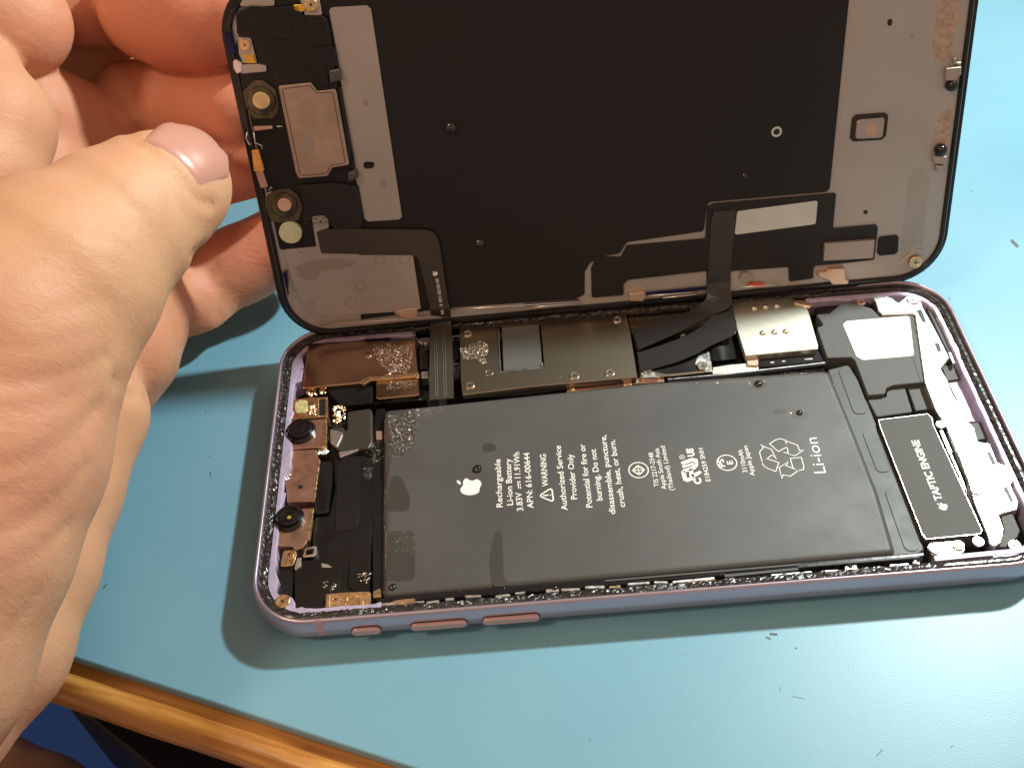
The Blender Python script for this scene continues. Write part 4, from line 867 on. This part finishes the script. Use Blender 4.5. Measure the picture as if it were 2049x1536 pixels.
def hinge(pl_, w1=1.9): slab('hinge_clip', pl_, LID, .3, w1, 'rose', LD, r=.4, bev=.25, seg=3)
hinge([(790,622),(815,618),(836,616),(836,634),(820,638),(800,634),(798,630),(790,630)]); hinge([(1258,588),(1290,584),(1293,596),(1286,604),(1264,603)]); hinge(l8([(170,1165),(175,1120),(260,1110),(265,1090),(415,1080),(425,1180),(455,1200),(440,1230),(300,1235),(260,1190)]))
bm = bmesh.new()
for P in ([(906,619),(1000,613),(1045,611),(1160,602)], [(1048,616),(1158,606)], [(1295,592),(1395,584)], [(1325,596),(1398,589)], [(640,650),(862,634)], [(1480,575),(1560,569)]):
    bm = bmesh.new(); wire_bm(bm, [tozl(x, y, 1.5) for x, y in P], .17, 8); link('edge_wire', bm, 'steel', LD, smooth=True)
slab('indigo_glint_line', [(1050,610),(1160,600),(1158,604),(1050,614)], LID, .9, 1.3, 'blue', LD, r=.1); slab('indigo_glint_line', [(1292,586),(1414,574),(1414,580),(1294,592)], LID, .9, 1.3, 'blue', LD, r=.1)  # blue glints by the hinge, put in as indigo coloured slivers
slab('red_sticker', l6([(1298,772),(1415,768),(1408,800),(1297,803)]), LID, 1.0, 1.15, 'red', LD, r=.2, bev=.03)
# the two display ribbons: down over the hinge, then splayed to the connectors
for pl_, pr_ in (([tozl(1418,560,1.3), tozl(1416,574,1.4), tozb(1412,598,9.6), tozb(1380,622,8.2), tozb(1330,640,7.2), tozb(1264,657,6.2)], [tozl(1463,556,1.3), tozl(1461,570,1.4), tozb(1462,612,9.6), tozb(1420,632,8.4), tozb(1350,668,7.4), tozb(1279,699,6.2)]),
                 ([tozl(1419,560,1.0), tozb(1418,600,8.9), tozb(1420,635,8.3), tozb(1385,665,7.2), tozb(1330,688,6.5), tozb(1275,706,5.9)], [tozl(1462,560,1.0), tozb(1464,610,9.2), tozb(1473,663,8.2), tozb(1425,690,7.2), tozb(1360,722,6.5), tozb(1283,743,5.9)])):
    ribbon('display_ribbon', smoothpath(pl_, 5), smoothpath(pr_, 5), 'ribbon', LD, .15)

# ---------------- water: beads, mist, drops ----------------
def drop_bm(bm, c, X, Y, Z, r, h, n=10, rings=3):
    c = np.array(c); X, Y, Z = map(np.array, (X, Y, Z)); prev = None
    for j in range(rings):
        a = j/rings*math.pi/2; rr = r*math.cos(a); z = h*math.sin(a)
        cur = [bm.verts.new(c+X*rr*math.cos(2*math.pi*k/n)+Y*rr*math.sin(2*math.pi*k/n)+Z*(z)) for k in range(n)]
        if prev: bridge(bm, prev, cur)
        else: bm.faces.new(cur[::-1])
        prev = cur
    v = bm.verts.new(c+Z*h); [bm.faces.new((prev[i], prev[(i+1)%n], v)) for i in range(n)]
DR = 'water drops on the open phone'
for fr, px_, py_, r, w, lb in [(LID,902,255,1.25,.86,'big round water drop on the black screen backing, nearest the steel strip'),
    (LID,960,487,1.15,.86,'round water drop low on the black screen backing, right of the ribbon cable'), (LID,1490,351,.6,.86,'tiny water drop on the black screen backing above the pale window'),
    (BASE,955.5,938,1.0,5.92,'dark water drop touching the white fruit emblem on the battery'), (BASE,786,1174,.75,5.9,'small water drop in the lower left corner of the battery'), (BASE,1518,768,.9,5.92,'water drop at the far battery edge, below the square steel card reader'),
    (BASE,1600,826,.7,5.92,'small water drop near the far right corner of battery')]:
    bm = bmesh.new(); c = fr.wd(*fr.un(px_, py_, w), w); drop_bm(bm, c, fr.X, fr.Y, fr.Z, r, r*.75, 24, 7)
    o = link('water_drop', bm, 'water', None, smooth=True, origin=c); tag(o, lb, 'water drop', DR)
bm = bmesh.new(); c = LID.wd(*LID.un(1554,264,.86), .86); lathe_bm(bm, LID, *LID.un(1554,264,.86), [(1.15,.87),(1.1,.98),(.72,1.0),(.66,.9),(0,.9)], 26); M['drytrace'] = mat('pale_residue', (.55,.55,.53), .35)
for f in bm.faces: f.material_index = 1 if (Vector(f.calc_center_median())-Vector(c)).length < .5 else 0
o = link('dried_drop', bm, ['drytrace', 'dark'], LD)
mist = bmesh.new(); gr = random.Random(11)
def inpoly(x, y, P):
    r = False; j = len(P)-1
    for i in range(len(P)):
        if (P[i][1] > y) != (P[j][1] > y) and x < (P[j][0]-P[i][0])*(y-P[i][1])/(P[j][1]-P[i][1])+P[i][0]: r = not r
        j = i
    return r
def scatter(P, n, w, r0, r1, fr=BASE):
    xs = [p[0] for p in P]; ys = [p[1] for p in P]; k = 0
    while k < n:
        x, y = gr.uniform(min(xs), max(xs)), gr.uniform(min(ys), max(ys))
        if not inpoly(x, y, P): continue
        k += 1; r = r0+(r1-r0)*gr.random()**2.2
        drop_bm(mist, fr.wd(*fr.un(x, y, w), w), fr.X, fr.Y, fr.Z, r, r*.7, 7, 2)
scatter(c8([(1460,330),(1760,310),(1755,500),(1720,690),(1600,780),(1480,800)]), 520, 5.9, .05, .17)
scatter(c8([(1760,290),(2048,270),(2048,330),(1780,400)]), 130, 5.9, .04, .11)
scatter(c8([(1430,800),(1500,800),(1500,1530),(1420,1530)]), 200, 5.4, .05, .14)
scatter(cb([(1400,200),(1480,190),(1480,640),(1400,620)]), 220, 5.6, .05, .15); scatter(cb([(1480,220),(1700,210),(1710,420),(1500,420)]), 160, 5.91, .04, .08)
scatter(c8([(1200,760),(1300,640),(1440,620),(1440,850),(1220,860)]), 110, 4.7, .05, .13); scatter(c8([(1210,900),(1310,900),(1300,1010),(1220,1010)]), 70, 4.7, .05, .12)
scatter(cb([(1130,630),(1260,620),(1260,720),(1110,740)]), 26, 5.05, .1, .3); scatter(cb([(780,720),(860,700),(930,760),(860,810),(790,780)]), 22, 5.25, .1, .3)
scatter(c3([(960,450),(1370,450),(1350,640),(1300,760),(1130,740),(1020,650),(960,560)]), 700, 6.72, .07, .18); scatter(c3([(1080,840),(1420,815),(1400,890),(1100,930)]), 160, 6.22, .05, .12)
scatter(c4([(150,600),(240,570),(360,515),(440,560),(450,640),(400,690),(440,745),(370,760),(340,710),(190,715)]), 420, 6.42, .08, .16)
scatter(c5([(700,1040),(1200,985),(1900,920),(1950,1000),(1850,990),(1300,1050),(700,1075)]), 420, 5.91, .04, .09); scatter(c5([(1200,1040),(1380,1030),(1370,1110),(1230,1110)]), 120, 5.91, .04, .09)
scatter([(1580,815),(1612,815),(1616,838),(1584,838)], 90, 5.91, .04, .10); scatter([(1655,745),(1670,742),(1684,790),(1665,795)], 70, 5.91, .04, .09); scatter([(925,1166),(1010,1160),(1010,1176),(870,1188)], 120, 5.3, .04, .09)
scatter(c3([(1780,620),(1840,620),(1845,790),(1790,790)]), 30, 5.7, .06, .14); scatter(c4([(1050,430),(1850,380),(1930,850),(1100,900)]), 120, 6.42, .03, .07)
bmesh.ops.recalc_face_normals(mist, faces=mist.faces)
M['bead'] = mat('fine_bead', (.85,.80,.70), .10, .9, spec=1)
o = link('water_mist', mist, 'bead', None, smooth=True); tag(o, 'fine mist of tiny water beads sprayed over the battery corner and shields', 'water mist', kind='stuff')

# ---------------- the hand: one continuous skin grown from a distance field ----------------
def node(px, py, D, r): return (*campt(px, py, D), r)
CH = [  # (blend with the rest, chain of nodes)
 (5.0, [node(348,375,200,10.3), node(300,400,197,11.6), node(228,455,192,13.6), node(110,560,185,17.6), node(0,680,180,20.5), node(-60,900,176,21), node(-112,1080,172,19.5), node(-230,1320,168,21), node(-420,1560,165,24)]),
 (3.0, [node(120,770,222,11), node(163,830,217,12.4), node(95,980,209,13.4), node(30,1130,201,14.6), node(-55,1290,193,16.4), node(-200,1440,186,18), node(-420,1640,180,20)]),
 (2.5, [node(-120,520,205,15), node(-60,360,207,13), node(-22,255,210,11.8), node(-60,180,214,11)]),
 (2.0, [node(-110,40,220,12), node(-30,10,222,12.0), node(34,50,225,10.9)]),
 (.5, [node(60,-30,236,11), node(165,-10,242,10.9), node(232,2,245,10.2)]),
 (.4, [node(300,18,236,10.9), node(345,28,235,11.3), node(400,30,233,11.2), node(470,30,231,9.6)]),
 (1.0, [node(60,240,236,13), node(180,275,246,11.2), node(235,250,250,10.2)]),
 (.6, [node(275,215,252,10.6), node(345,205,250,10.0), node(400,210,247,9.6), node(480,215,242,9.6)]),
 (.6, [node(230,400,252,11), node(340,352,252,9.6), node(525,310,247,8.8)]),
 (2.0, [node(60,110,256,15), node(170,150,262,13), node(300,150,262,9)]),
 (3.0, [node(-20,560,222,22), node(60,370,236,14), node(190,430,247,12), node(250,560,244,12), node(230,700,232,12), node(120,770,225,14)]),
 (1.6, [node(226,762,234,9.9), node(266,712,238,9.3), node(291,655,242,8.7), node(300,610,246,8.8)]),
 (1.4, [node(330,602,252,9.0), node(385,602,258,9.4), node(425,574,260,9.0)]),
 (1.0, [node(432,562,260,9.0), node(480,532,261,9.3), node(575,478,260,8.6)]),
]
def cone(P, a, b):
    A = np.array(a[:3], np.float32); B = np.array(b[:3], np.float32); ra, rb_ = a[3], b[3]
    pa = P-A; ba = B-A; h = np.clip((pa@ba)/(ba@ba), 0, 1); h = h.astype(np.float32)
    return np.linalg.norm(pa-h[..., None]*ba, axis=-1)-(ra+(rb_-ra)*(h*h*(3-2*h)*.35+h*.65))
def smin(a, b, k):
    h = np.maximum(k-np.abs(a-b), 0)/k
    return np.minimum(a, b)-h*h*k*.25
def sdf(P, chains=CH):
    P = np.asarray(P, np.float32); d = None
    for k, ch in chains:
        c = None
        for a, b in zip(ch, ch[1:]):
            e = cone(P, a, b); c = e if c is None else smin(c, e, 2.2)
        d = c if d is None else smin(d, c, k)
    return d
def surface_nets(chains, lo, hi, h):
    ax = [np.arange(lo[i], hi[i]+h, h, dtype=np.float32) for i in range(3)]
    G = np.empty((len(ax[0]), len(ax[1]), len(ax[2])), np.float32)
    Y, Z = np.meshgrid(ax[1], ax[2], indexing='ij')
    for i, x in enumerate(ax[0]): G[i] = sdf(np.stack([np.full_like(Y, x), Y, Z], -1), chains)
    s = G < 0; nx, ny, nz = G.shape
    cnt = np.zeros((nx-1, ny-1, nz-1), np.int16); acc = np.zeros((nx-1, ny-1, nz-1, 3), np.float32)
    for ax_ in range(3):
        o = [a for a in range(3) if a != ax_]
        sl0 = [slice(None)]*3; sl1 = [slice(None)]*3; sl0[ax_] = slice(0, -1); sl1[ax_] = slice(1, None)
        g0, g1 = G[tuple(sl0)], G[tuple(sl1)]; cr_ = (g0 < 0) != (g1 < 0); t = np.where(cr_, g0/(g0-g1+1e-12*(~cr_)+(~cr_)), 0)
        for da in (0, 1):
            for db in (0, 1):
                sl = [slice(None)]*3; sl[o[0]] = slice(da, da+[nx,ny,nz][o[0]]-1); sl[o[1]] = slice(db, db+[nx,ny,nz][o[1]]-1)
                c = cr_[tuple(sl)]; tt = t[tuple(sl)]; cnt += c
                acc[..., ax_] += np.where(c, tt, 0); acc[..., o[0]] += np.where(c, da, 0); acc[..., o[1]] += np.where(c, db, 0)
    act = cnt > 0; idx = -np.ones(cnt.shape, np.int64); idx[act] = np.arange(act.sum())
    ii = np.argwhere(act); V = (ii+acc[act]/cnt[act][:, None])*h+np.array(lo)
    F = []
    for ax_ in range(3):
        o = [(ax_+1) % 3, (ax_+2) % 3]
        sl0 = [slice(None)]*3; sl1 = [slice(None)]*3; sl0[ax_] = slice(0, -1); sl1[ax_] = slice(1, None)
        a, b = s[tuple(sl0)], s[tuple(sl1)]; e = np.argwhere(a != b)
        ok = (e[:, o[0]] > 0) & (e[:, o[1]] > 0) & (e[:, o[0]] < cnt.shape[o[0]]) & (e[:, o[1]] < cnt.shape[o[1]]); e = e[ok]
        def at(d0, d1):
            q = e.copy(); q[:, o[0]] += d0; q[:, o[1]] += d1; return idx[q[:, 0], q[:, 1], q[:, 2]]
        quad = np.stack([at(-1,-1), at(0,-1), at(0,0), at(-1,0)], 1); ins = a[e[:, 0], e[:, 1], e[:, 2]]
        quad[~ins] = quad[~ins][:, ::-1]; F.append(quad)
    return V, np.concatenate(F)
def grad(P, chains=CH):
    e = .4; P = np.asarray(P, np.float32)
    g = np.stack([sdf(P+np.array(d, np.float32)*e, chains)-sdf(P-np.array(d, np.float32)*e, chains) for d in ((1,0,0),(0,1,0),(0,0,1))], -1)
    return g/(np.linalg.norm(g, axis=-1, keepdims=True)+1e-9)
def hit(pts, chains=CH, off=0):
    """where the sight lines of photo points meet the skin"""
    D = np.array([CM @ np.array([(x-1024.5)/FPX, -(y-768)/FPX, -1.0]) for x, y in pts]); D /= np.linalg.norm(D, axis=1)[:, None]
    t = np.full(len(pts), 120.0); best = np.full(len(pts), 1e9); bt = t.copy()
    for _ in range(70):
        d = sdf(CAM+D*t[:, None], chains)-off; m = d < best; best = np.where(m, d, best); bt = np.where(m, t, bt); t = t+np.maximum(d, .02)*.9
        if (t > 330).all(): break
    return CAM+D*bt[:, None]
lo = np.array([-112, -62, 8.]); hi = np.array([16, 146, 112.])
allp = np.array([n[:3] for _, c in CH for n in c]); 
V, F = surface_nets(CH, lo, hi, .95)
Nn = grad(V)
def crease(V, Nn, pts, depth, wdt, ridge=.15):
    if wdt >= 1.4: depth *= .55; wdt *= .8
    P = hit(pts); P = np.array(smoothpath(list(P), 8)); d = np.full(len(V), 1e9)
    box = ((V > P.min(0)-8) & (V < P.max(0)+8)).all(1); vi = np.where(box)[0]
    if not len(vi): return
    dd = np.full(len(vi), 1e9)
    for a, b in zip(P, P[1:]):
        ba = b-a; h = np.clip(((V[vi]-a)@ba)/(ba@ba+1e-9), 0, 1); dd = np.minimum(dd, np.linalg.norm(V[vi]-a-h[:, None]*ba, axis=1))
    V[vi] -= Nn[vi]*(depth*np.exp(-(dd/wdt)**2)-ridge*depth*np.exp(-((dd-2.4*wdt)/(1.3*wdt))**2))[:, None]
for pts, dp, wt in [([(0,768),(60,762),(110,752),(160,735),(200,712)],.9,1.6), ([(0,826),(91,807),(183,764)],.6,1.5), ([(0,932),(40,925),(79,908),(140,865),(188,813)],1.0,1.7), ([(0,1063),(79,1020),(158,930)],.7,1.6), ([(0,1130),(67,1105),(128,1050)],.6,1.4), ([(0,1276),(40,1225),(73,1180)],.5,1.4), ([(0,985),(70,955),(150,890)],.4,1.2), ([(0,700),(90,690),(190,665)],.35,1.5),
    ([(60,640),(130,620),(200,600)],.25,1.3), ([(180,440),(215,445),(250,462)],.22,.9), ([(175,478),(215,485),(255,505)],.22,.9), ([(200,410),(240,412),(275,430)],.18,.8), ([(185,520),(225,530),(262,548)],.15,.9),
    ([(272,292),(301,310),(330,332),(357,361),(386,398),(418,408)],.75,.9), ([(295,318),(325,360),(335,410),(330,470)],.28,1.0), ([(310,300),(350,345),(365,400),(362,440)],.22,.8), ([(385,505),(418,545),(440,580),(432,625)],.5,1.2), ([(398,490),(432,530),(452,570)],.25,.9), ([(505,455),(520,475),(530,500)],.3,.8),
    ([(225,760),(260,790),(290,800)],.5,1.3), ([(245,120),(262,160),(280,215),(290,260)],.6,1.3), ([(170,130),(200,180),(235,240),(262,275)],.4,1.2), ([(295,0),(300,60),(285,110)],.2,1), ([(205,0),(225,50),(230,100)],.2,1.0)]:
    crease(V, Nn, pts, dp, wt)
HD = tag(bpy.data.objects.new('hand', None), 'bare left hand reaching in from the left, thumb in front, fingers holding the raised screen', 'hand')
col.objects.link(HD); wr = np.array(campt(-60, 900, 190)); HD.location = Vector(wr)*MM; ORG['hand'] = wr
me = bpy.data.meshes.new('skin'); me.from_pydata([tuple((v-wr)*MM) for v in V], [], [tuple(int(i) for i in f) for f in F]); me.update()
for p_ in me.polygons: p_.use_smooth = True
ca = me.color_attributes.new('blush', 'FLOAT_COLOR', 'POINT')
bl = np.zeros(len(V))
for q, rad_, s in [((400,40,235),30,1.0), ((480,215,240),26,.8), ((500,345,246),28,.9), ((300,330,196),9,.25), ((180,275,240),22,.55), ((330,200,240),20,.35), ((290,660,228),16,.45), ((400,590,240),22,.5), ((130,-20,232),20,.3), ((0,60,215),16,.2), ((-10,870,155),18,.25), ((-20,260,205),20,.15)]:
    bl = np.maximum(bl, s*np.exp(-(np.linalg.norm(V-campt(*q), axis=1)/rad_)**2))
buf = np.ones((len(V), 4), np.float32); buf[:, 0] = buf[:, 1] = buf[:, 2] = bl; ca.data.foreach_set('color', buf.ravel())
sk = bpy.data.materials.new('skin'); sk.use_nodes = True; n = sk.node_tree; b = n.nodes['Principled BSDF']
at_ = n.nodes.new('ShaderNodeAttribute'); at_.attribute_name = 'blush'; t = n.nodes.new('ShaderNodeTexCoord')
x = n.nodes.new('ShaderNodeTexNoise'); x.inputs['Scale'].default_value = 90; x.inputs['Detail'].default_value = 5; n.links.new(t.outputs['Object'], x.inputs['Vector'])
r = n.nodes.new('ShaderNodeValToRGB'); r.color_ramp.elements[0].position = .3; r.color_ramp.elements[1].position = .7; r.color_ramp.elements[0].color = (.60,.32,.175,1); r.color_ramp.elements[1].color = (.65,.37,.21,1)
n.links.new(x.outputs['Fac'], r.inputs[0])
x3 = n.nodes.new('ShaderNodeTexNoise'); x3.inputs['Scale'].default_value = 38; x3.inputs['Detail'].default_value = 4; x3.inputs['Roughness'].default_value = .65; n.links.new(t.outputs['Object'], x3.inputs['Vector'])
r3 = n.nodes.new('ShaderNodeMapRange'); r3.inputs[1].default_value = .42; r3.inputs[2].default_value = .68; r3.inputs[4].default_value = .55; n.links.new(x3.outputs['Fac'], r3.inputs[0])
m3 = n.nodes.new('ShaderNodeMixRGB'); m3.inputs[2].default_value = (.60,.27,.175,1); n.links.new(r3.outputs[0], m3.inputs[0]); n.links.new(r.outputs[0], m3.inputs[1])
mx = n.nodes.new('ShaderNodeMixRGB'); mx.inputs[2].default_value = (.56,.17,.10,1)
n.links.new(at_.outputs['Fac'], mx.inputs[0]); n.links.new(m3.outputs[0], mx.inputs[1]); n.links.new(mx.outputs[0], b.inputs['Base Color'])
v1 = n.nodes.new('ShaderNodeTexVoronoi'); v1.inputs['Scale'].default_value = 1500; v1.feature = 'DISTANCE_TO_EDGE'; n.links.new(t.outputs['Object'], v1.inputs['Vector'])
x2 = n.nodes.new('ShaderNodeTexNoise'); x2.inputs['Scale'].default_value = 260; x2.inputs['Detail'].default_value = 6; n.links.new(t.outputs['Object'], x2.inputs['Vector'])
ad = n.nodes.new('ShaderNodeMath'); ad.operation = 'MULTIPLY_ADD'; ad.inputs[1].default_value = .35; n.links.new(v1.outputs['Distance'], ad.inputs[0]); n.links.new(x2.outputs['Fac'], ad.inputs[2])
mp_ = n.nodes.new('ShaderNodeMapping'); mp_.inputs['Rotation'].default_value = (.4, .2, .75); mp_.inputs['Scale'].default_value = (240, 900, 500); n.links.new(t.outputs['Object'], mp_.inputs[0])
x4 = n.nodes.new('ShaderNodeTexNoise'); x4.inputs['Scale'].default_value = 1; x4.inputs['Detail'].default_value = 4; x4.inputs['Distortion'].default_value = .8; n.links.new(mp_.outputs[0], x4.inputs['Vector'])
ad2 = n.nodes.new('ShaderNodeMath'); ad2.operation = 'MULTIPLY_ADD'; ad2.inputs[1].default_value = .9; n.links.new(x4.outputs['Fac'], ad2.inputs[0]); n.links.new(ad.outputs[0], ad2.inputs[2])
q = n.nodes.new('ShaderNodeBump'); q.inputs['Strength'].default_value = .30; q.inputs['Distance'].default_value = .0005; n.links.new(ad2.outputs[0], q.inputs['Height']); n.links.new(q.outputs[0], b.inputs['Normal'])
b.inputs['Roughness'].default_value = .56; b.inputs['Specular IOR Level'].default_value = .4
b.inputs['Subsurface Weight'].default_value = .3; b.inputs['Subsurface Radius'].default_value = (1, .3, .12); b.inputs['Subsurface Scale'].default_value = .004
M['skin'] = sk; me.materials.append(sk)
so = bpy.data.objects.new('skin', me); col.objects.link(so); so.parent = HD
# thumb nail, laid on the skin
cut = [(280,288),(306,304),(334,325),(362,355),(392,392)]; edg = [(308,262),(356,255),(402,264),(438,296),(453,362)]
cut = smoothpath([(*c, 0) for c in cut], 6); edg = smoothpath([(*c, 0) for c in edg], 6); n1 = len(cut); n2 = 18
grid = [(cut[i][0]+(edg[i][0]-cut[i][0])*j/n2, cut[i][1]+(edg[i][1]-cut[i][1])*j/n2) for i in range(n1) for j in range(n2+1)]
Pn = hit(grid); Gn = grad(Pn)
bm = bmesh.new(); vs = []
for i in range(n1):
    for j in range(n2+1):
        k = i*(n2+1)+j; e = min(i, n1-1-i, j)/4; o = 1.25*min(1, e)**.5-.1; vs.append(bm.verts.new(Pn[k]+Gn[k]*o))
for i in range(n1-1):
    for j in range(n2): a = i*(n2+1)+j; bm.faces.new((vs[a], vs[a+1], vs[a+n2+2], vs[a+n2+1]))
bmesh.ops.recalc_face_normals(bm, faces=bm.faces)
M['nail'] = mat('nail', (.55,.27,.205), .30, 0, bump=.05, sss=.25, spec=.5)
link('thumb_nail', bm, 'nail', HD, smooth=True)
# a second rounded bit of skin under the bench edge
C2 = [(3, [node(-260,1680,235,22), node(-60,1650,238,19.5), node(50,1668,240,17), node(120,1760,243,15)])]
c_ = np.array([n[:3] for n in C2[0][1]]); V2, F2 = surface_nets(C2, c_.min(0)-24, c_.max(0)+24, 1.6)
me = bpy.data.meshes.new('bare_skin'); og = c_[1]; me.from_pydata([tuple((v-og)*MM) for v in V2], [], [tuple(int(i) for i in f) for f in F2]); me.update()
for p_ in me.polygons: p_.use_smooth = True
ca = me.color_attributes.new('blush', 'FLOAT_COLOR', 'POINT'); ca.data.foreach_set('color', np.zeros(len(V2)*4, np.float32))
me.materials.append(sk); o = bpy.data.objects.new('person', me); col.objects.link(o); o.location = Vector(og)*MM
tag(o, 'rounded edge of bare skin in the bottom left corner, below the wooden edging', 'person')
